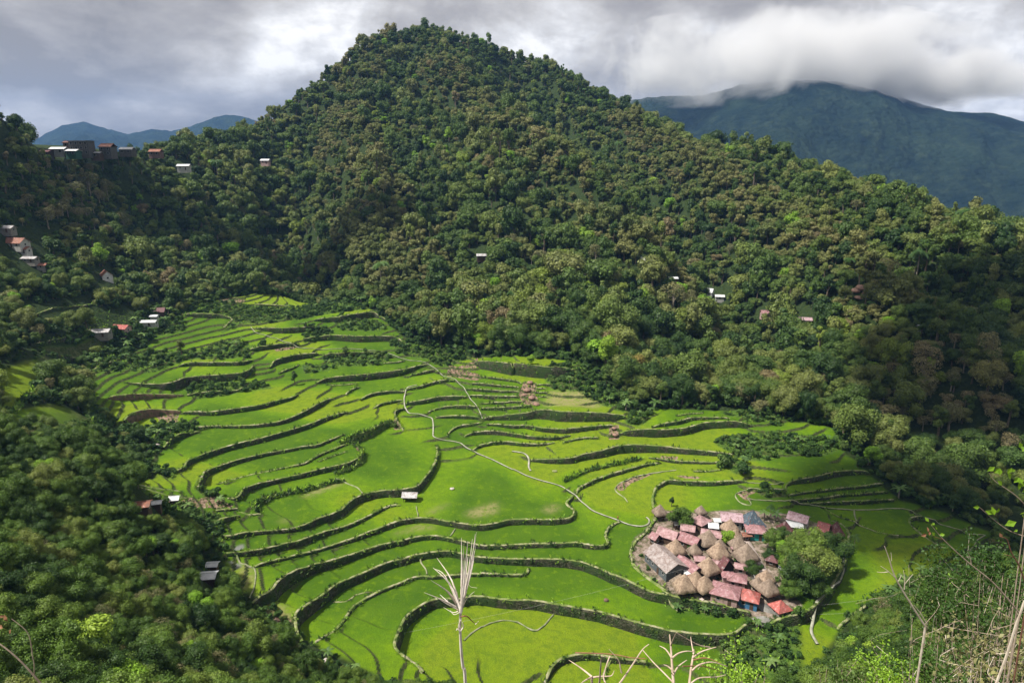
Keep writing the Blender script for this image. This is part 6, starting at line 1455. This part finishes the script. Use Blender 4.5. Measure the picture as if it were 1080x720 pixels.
def twig_thing(label, Y, limbs, leaves, footpx, cat='branch', name='branch'):
    f_ = foot(footpx, Y); r_ = tag(link(name, None, None, f_), label, cat); q = MB()
    for pth, w0, w1, mt in limbs: limb(q, pth, Y, w0, w1, M[mt])
    tops = Vector(at_y(limbs[0][0][0][0], limbs[0][0][0][1], Y)); q.tube([Vector(f_), tops], limbs[0][1] * .33 * Y / F, M[limbs[0][3]], 6); child(q, 'twigs', r_)
    if leaves:
        q = MB()
        for (a, b), s, mt in leaves:
            leaf_card(q, at_y(a, b, Y), (random.uniform(-1, 1), random.uniform(-.5, .3), random.uniform(-.3, 1)), (random.uniform(-.5, .5), -1, random.uniform(.2, 1)), s * Y / F, M[mt])
        child(q, 'leaves', r_)
twig_thing('pale bare forked branch leaning left over the lower right field', 4.0, [(p4((612, 722), (540, 610), (470, 490), (440, 400), (418, 340)), 4, 1.2, 'twig_pale'), (p4((470, 490), (430, 455), (400, 435)), 2, .8, 'twig_pale'), (p4((435, 462), (405, 465), (382, 462)), 1.5, .7, 'twig_pale'), (p4((512, 545), (514, 500), (508, 455)), 2, .8, 'twig_pale'), (p4((514, 520), (530, 500), (552, 474)), 1.6, .7, 'twig_pale'), (p4((485, 505), (495, 485), (498, 475)), 1.4, .7, 'twig_pale'), (p4((620, 710), (590, 660), (558, 620)), 2, .8, 'twig_pale'), (p4((452, 410), (450, 380), (448, 370)), 1.2, .6, 'twig_pale')], [], (976, 722))
twig_thing('long thin branch with a few budding leaves reaching left from the right edge', 3.8, [(p4((1060, 660), (940, 520), (830, 430), (740, 350), (680, 290), (640, 240)), 3.2, 1.0, 'twig'), (p4((830, 430), (825, 395), (815, 375)), 1.5, .7, 'twig'), (p4((700, 310), (670, 300), (640, 290)), 1.2, .6, 'twig_red')],
 [(p4((628, 225))[0], 6, 'young'), (p4((655, 230))[0], 5, 'young'), (p4((645, 245))[0], 5, 'young'), (p4((655, 292))[0], 6, 'young'), (p4((705, 285))[0], 6, 'young'), (p4((668, 262))[0], 4, 'young'), (p4((618, 285))[0], 7, 'straw_brown'), (p4((625, 275))[0], 6, 'straw_brown'), (p4((632, 290))[0], 5, 'straw_brown'), (p4((690, 470))[0], 4, 'young'), (p4((720, 465))[0], 4, 'young')], (1076, 722))
twig_thing('leafy branch entering at the right edge, the upper of two', 4.2, [(p4((1090, 150), (1040, 100), (990, 65), (940, 30), (915, -5)), 2, 1, 'twig')],
 [(p4(c)[0], s, 'young') for c, s in [((905, -15), 9), ((935, -5), 10), ((965, 5), 8), ((955, 30), 8), ((1000, -5), 8), ((1015, 25), 10), ((1030, 40), 9), ((1055, 20), 7), ((1055, 75), 9), ((1072, 85), 8), ((1065, 60), 8), ((1080, 30), 9), ((1040, -20), 6), ((1085, -130), 12), ((1068, -120), 9)]], (1085, 722))
twig_thing('leafy branch entering at the right edge, the lower of two', 4.4, [(p4((1090, 295), (1040, 280), (990, 255), (930, 210), (890, 175), (868, 155)), 2, .8, 'twig')],
 [(p4(c)[0], s, 'young') for c, s in [((870, 155), 8), ((895, 172), 9), ((915, 180), 8), ((940, 195), 10), ((950, 185), 7), ((1045, 225), 12), ((1060, 190), 8), ((1070, 195), 8), ((995, 240), 5), ((1000, 225), 6), ((1050, 262), 5)]], (1090, 722))
twig_thing('stout pale cane slanting across the bottom right corner', 2.6, [(p4((945, 1000), (1000, 850), (1040, 720), (1062, 660), (1082, 600)), 5, 4, 'twig_pale')], [], (1050, 800), 'cane', 'dry_cane')
twig_thing('dark reddish twig arching at the right edge above the stout cane', 3.4, [(p4((1100, 560), (1060, 440), (1020, 370), (1000, 310), (965, 295)), 3, 1.2, 'twig_red'), (p4((1040, 400), (1010, 385), (985, 380)), 1.5, .7, 'twig_red')], [(p4((975, 300))[0], 6, 'straw_brown')], (1090, 722))
twig_thing('bare curved branch in the bottom left corner', 3.6, [([(46, 724), (23, 698), (0, 679), (-20, 670)], 3.5, 2, 'twig'), ([(34, 690), (32, 675), (27, 664), (12, 652)], 2, 1.2, 'twig'), ([(36, 712), (36, 700), (34, 690)], 1.5, 1.8, 'twig')], [((8, 655), 9, 'straw_brown'), ((3, 662), 8, 'straw_brown'), ((10, 668), 7, 'straw_brown'), ((5, 650), 6, 'straw_brown')], (46, 760))
# tangled dry bushes on the bank at the right of the camera
def tangle(label, a, b, Y, r, seed, n=150, nl=900, leafm='leaf_shrub', wood='twig', ls=.028):
    x, y, z_ = at_y(a, b, Y); gz_ = float(ground(x, y)); H = max(z_ - gz_ + r * .4, 1.0); g_ = np.random.default_rng(seed)
    o = tag(link('bush', None, None, (x, y, gz_)), label, 'bush', 'tangled bushes on the bank beside the camera'); q = MB(); ends = []
    for i in range(n):
        p = np.array([g_.normal(0, r * .25), g_.normal(0, r * .25), 0.0]); e = np.array([np.clip(g_.normal(0, r * .5), -r, r), g_.normal(0, r * .5), H - abs(g_.normal(0, r * .6))])
        if i > 24: p = e + g_.normal(0, r * .3, 3) - (0, 0, r * .5)
        mid = (p + e) / 2 + g_.normal(0, r * .16, 3); P_ = spline([p, mid, e], 3); k = len(P_); w_ = .012 if i <= 24 else .0045
        q.tube(P_, [w_ * (1 - .75 * j / k) for j in range(k)], M[wood] if g_.random() < .7 else M['twig_pale'], 4); ends += [np.array(v) for v in P_[2:]]
    q.build('twigs', o); ends = np.array(ends); C = ends[g_.integers(len(ends), size=nl)] + g_.normal(0, .06 * r + .03, (nl, 3)); C[:, 2] = np.maximum(C[:, 2], .2)
    if nl: link('leaves', leaf_mesh('leaves', C, g_.normal(size=(nl, 3)) + (0, -.3, .6), ls * g_.uniform(.6, 1.4, nl), g_.random(nl), M[leafm]), o)
for i_, (a, b, Y, r, nl, lm, lb) in enumerate([(1075, 640, 9, 1.0, 1500, 'leaf_near', 'dry tangled bush at the right edge, the uppermost'), (1035, 660, 10, 1.0, 2600, 'leaf_shrub', 'green speckled tangled bush left of the stout cane'), (1000, 700, 9, .8, 2200, 'leaf_shrub', 'low leafy bush at the bottom right, third from the corner'),
    (1062, 700, 6, .7, 700, 'leaf_pale', 'straw brown tangle in the bottom right corner'), (1050, 605, 16, 1.3, 3200, 'leaf_shrub', 'leafy bush top rising over the dry tangle at the right edge'), (945, 712, 10, .6, 1800, 'leaf_bright', 'bright leafy bush low at the bottom right'), (1010, 630, 17, 1.2, 2600, 'leaf_near', 'brownish twiggy bush left of the leafy bush top'), (900, 722, 10, .5, 1500, 'leaf_shrub', 'little leafy bush peeping over the bottom edge, right of centre'), (780, 722, 9, .55, 1700, 'leaf_bright', 'bright green bush peeping over the bottom edge below the village')]):
    tangle(lb, a, b, Y, r, 300 + i_, 70 if 'pale' in lm else 45, int(nl * 2.6), lm, 'twig', .024 if Y < 12 else .04)

# clouds: one bank lying on the far ridge, and two unseen overhead, added to shade parts of the valley
def cloud_mesh(lumps, seed, n1=22, n2=14):
    g_ = np.random.default_rng(seed); Vs = []; Fs = []; b0 = 0
    for (cx_, cy_, cz_, rx, ry, rz_) in lumps:
        V = []
        for j in range(n2 + 1):
            th = math.pi * (j + .02) / (n2 + .04)
            for i in range(n1):
                ph = 2 * math.pi * i / n1; V.append((math.sin(th) * math.cos(ph), math.sin(th) * math.sin(ph), math.cos(th)))
        V = np.array(V); q = 1 + .16 * fbm(V[:, 0] * 3 + cx_, V[:, 1] * 3 + V[:, 2] * 2 + cy_, 1.0, seed, 3); V = V * q[:, None] * (rx, ry, rz_) + (cx_, cy_, cz_)
        Fq = [(j * n1 + i, (j + 1) * n1 + i, (j + 1) * n1 + (i + 1) % n1, j * n1 + (i + 1) % n1) for j in range(n2) for i in range(n1)]
        Vs.append(V); Fs.append(np.array(Fq) + b0); b0 += len(V)
    return np.concatenate(Vs), np.concatenate(Fs)
M['cloud'] = simple('shade_cloud_white', (.8, .8, .82), (.7, .7, .74), .01, 1)
def shade_cloud(label, tgt, z_, lumps, seed):
    t_ = (z_ - tgt[2]) / sdir.z; c_ = Vector(tgt) + sdir * t_
    V, Fq = cloud_mesh([(c_.x + a, c_.y + b, z_ + c, rx, ry, rz_) for a, b, c, rx, ry, rz_ in lumps], seed)
    tag(link('cloud', np_mesh('cloud', V, Fq, True, [M['cloud']])), label, 'cloud')
shade_cloud('added cloud out of view over the valley, shading the right hand wood', (215, 275, 20), 680, [(0, 0, 0, 75, 45, 14), (50, 60, 5, 60, 50, 14), (70, -50, 0, 60, 50, 14), (10, 70, 0, 45, 28, 12), (110, 0, 0, 70, 70, 16), (-95, -82, 0, 48, 34, 11)], 5)
shade_cloud('added cloud out of view, shading the upper left wood', (-150, 455, 60), 700, [(0, 0, 0, 60, 24, 12), (60, 10, 3, 50, 20, 12), (-60, -12, 0, 40, 20, 10)], 6)
m = bpy.data.materials.new('cloud_vapour'); m.use_nodes = True; t = NT(m.node_tree); t.n.clear(); o_ = t.add('ShaderNodeOutputMaterial'); pv = t.add('ShaderNodeVolumePrincipled')
tcn = t.add('ShaderNodeTexCoord'); ob = tcn.outputs['Object']; gp = t.add('ShaderNodeNewGeometry').outputs['Position']
ln = t.add('ShaderNodeVectorMath', operation='LENGTH'); t.l.new(ob, ln.inputs[0])
fall = t.mapr(ln.outputs['Value'], .25, 1.0, 1.0, 0.0)
nn = t.noise(gp, .0055, 6, .62, .4)
dn = t.mapr(t.math('ADD', t.math('MULTIPLY', fall, .8), t.math('MULTIPLY', t.math('SUBTRACT', nn, .5), 2.3)), .15, .6, 0.0, .014)
t.l.new(dn, pv.inputs['Density'])
pv.inputs['Color'].default_value = (1, 1, 1, 1); pv.inputs['Anisotropy'].default_value = .2; t.l.new(pv.outputs[0], o_.inputs['Volume'])
V, Fq = sphere_quads((0, 0, 0), 1.0, 3); 
for i_, (a, b, rx, rz_, lb) in enumerate([(840, 64, 760, 178, 'wide grey cloud bank hiding the top of the far blue mountain'), (1010, 84, 420, 100, 'grey cloud bank over the right shoulder of the far blue mountain')]):
    x, y, z_ = at_y(a, b, 2400); V2, F2 = cloud_mesh([(0, 0, 0, 1, 1, 1)], 9 + i_, 40, 24)
    o = link('cloud', np_mesh('cloud', V2, F2, True, [m]), None, (x, y, z_)); o.scale = (rx, 220, rz_); tag(o, lb, 'cloud')
# ---------------------------------------------------------------- air
m = bpy.data.materials.new('haze'); m.use_nodes = True; t = NT(m.node_tree); t.n.clear(); o_ = t.add('ShaderNodeOutputMaterial'); pv = t.add('ShaderNodeVolumePrincipled')
pv.inputs['Color'].default_value = (.26, .50, 1.0, 1); pv.inputs['Density'].default_value = .75e-4; pv.inputs['Anisotropy'].default_value = .1; t.l.new(pv.outputs[0], o_.inputs['Volume'])
q = MB(); q.box((0, 2650, 200), (9600, 6600, 700), m); hz = q.build('haze'); hz['kind'] = 'stuff'; hz['label'] = 'thin blue haze filling the valley air'
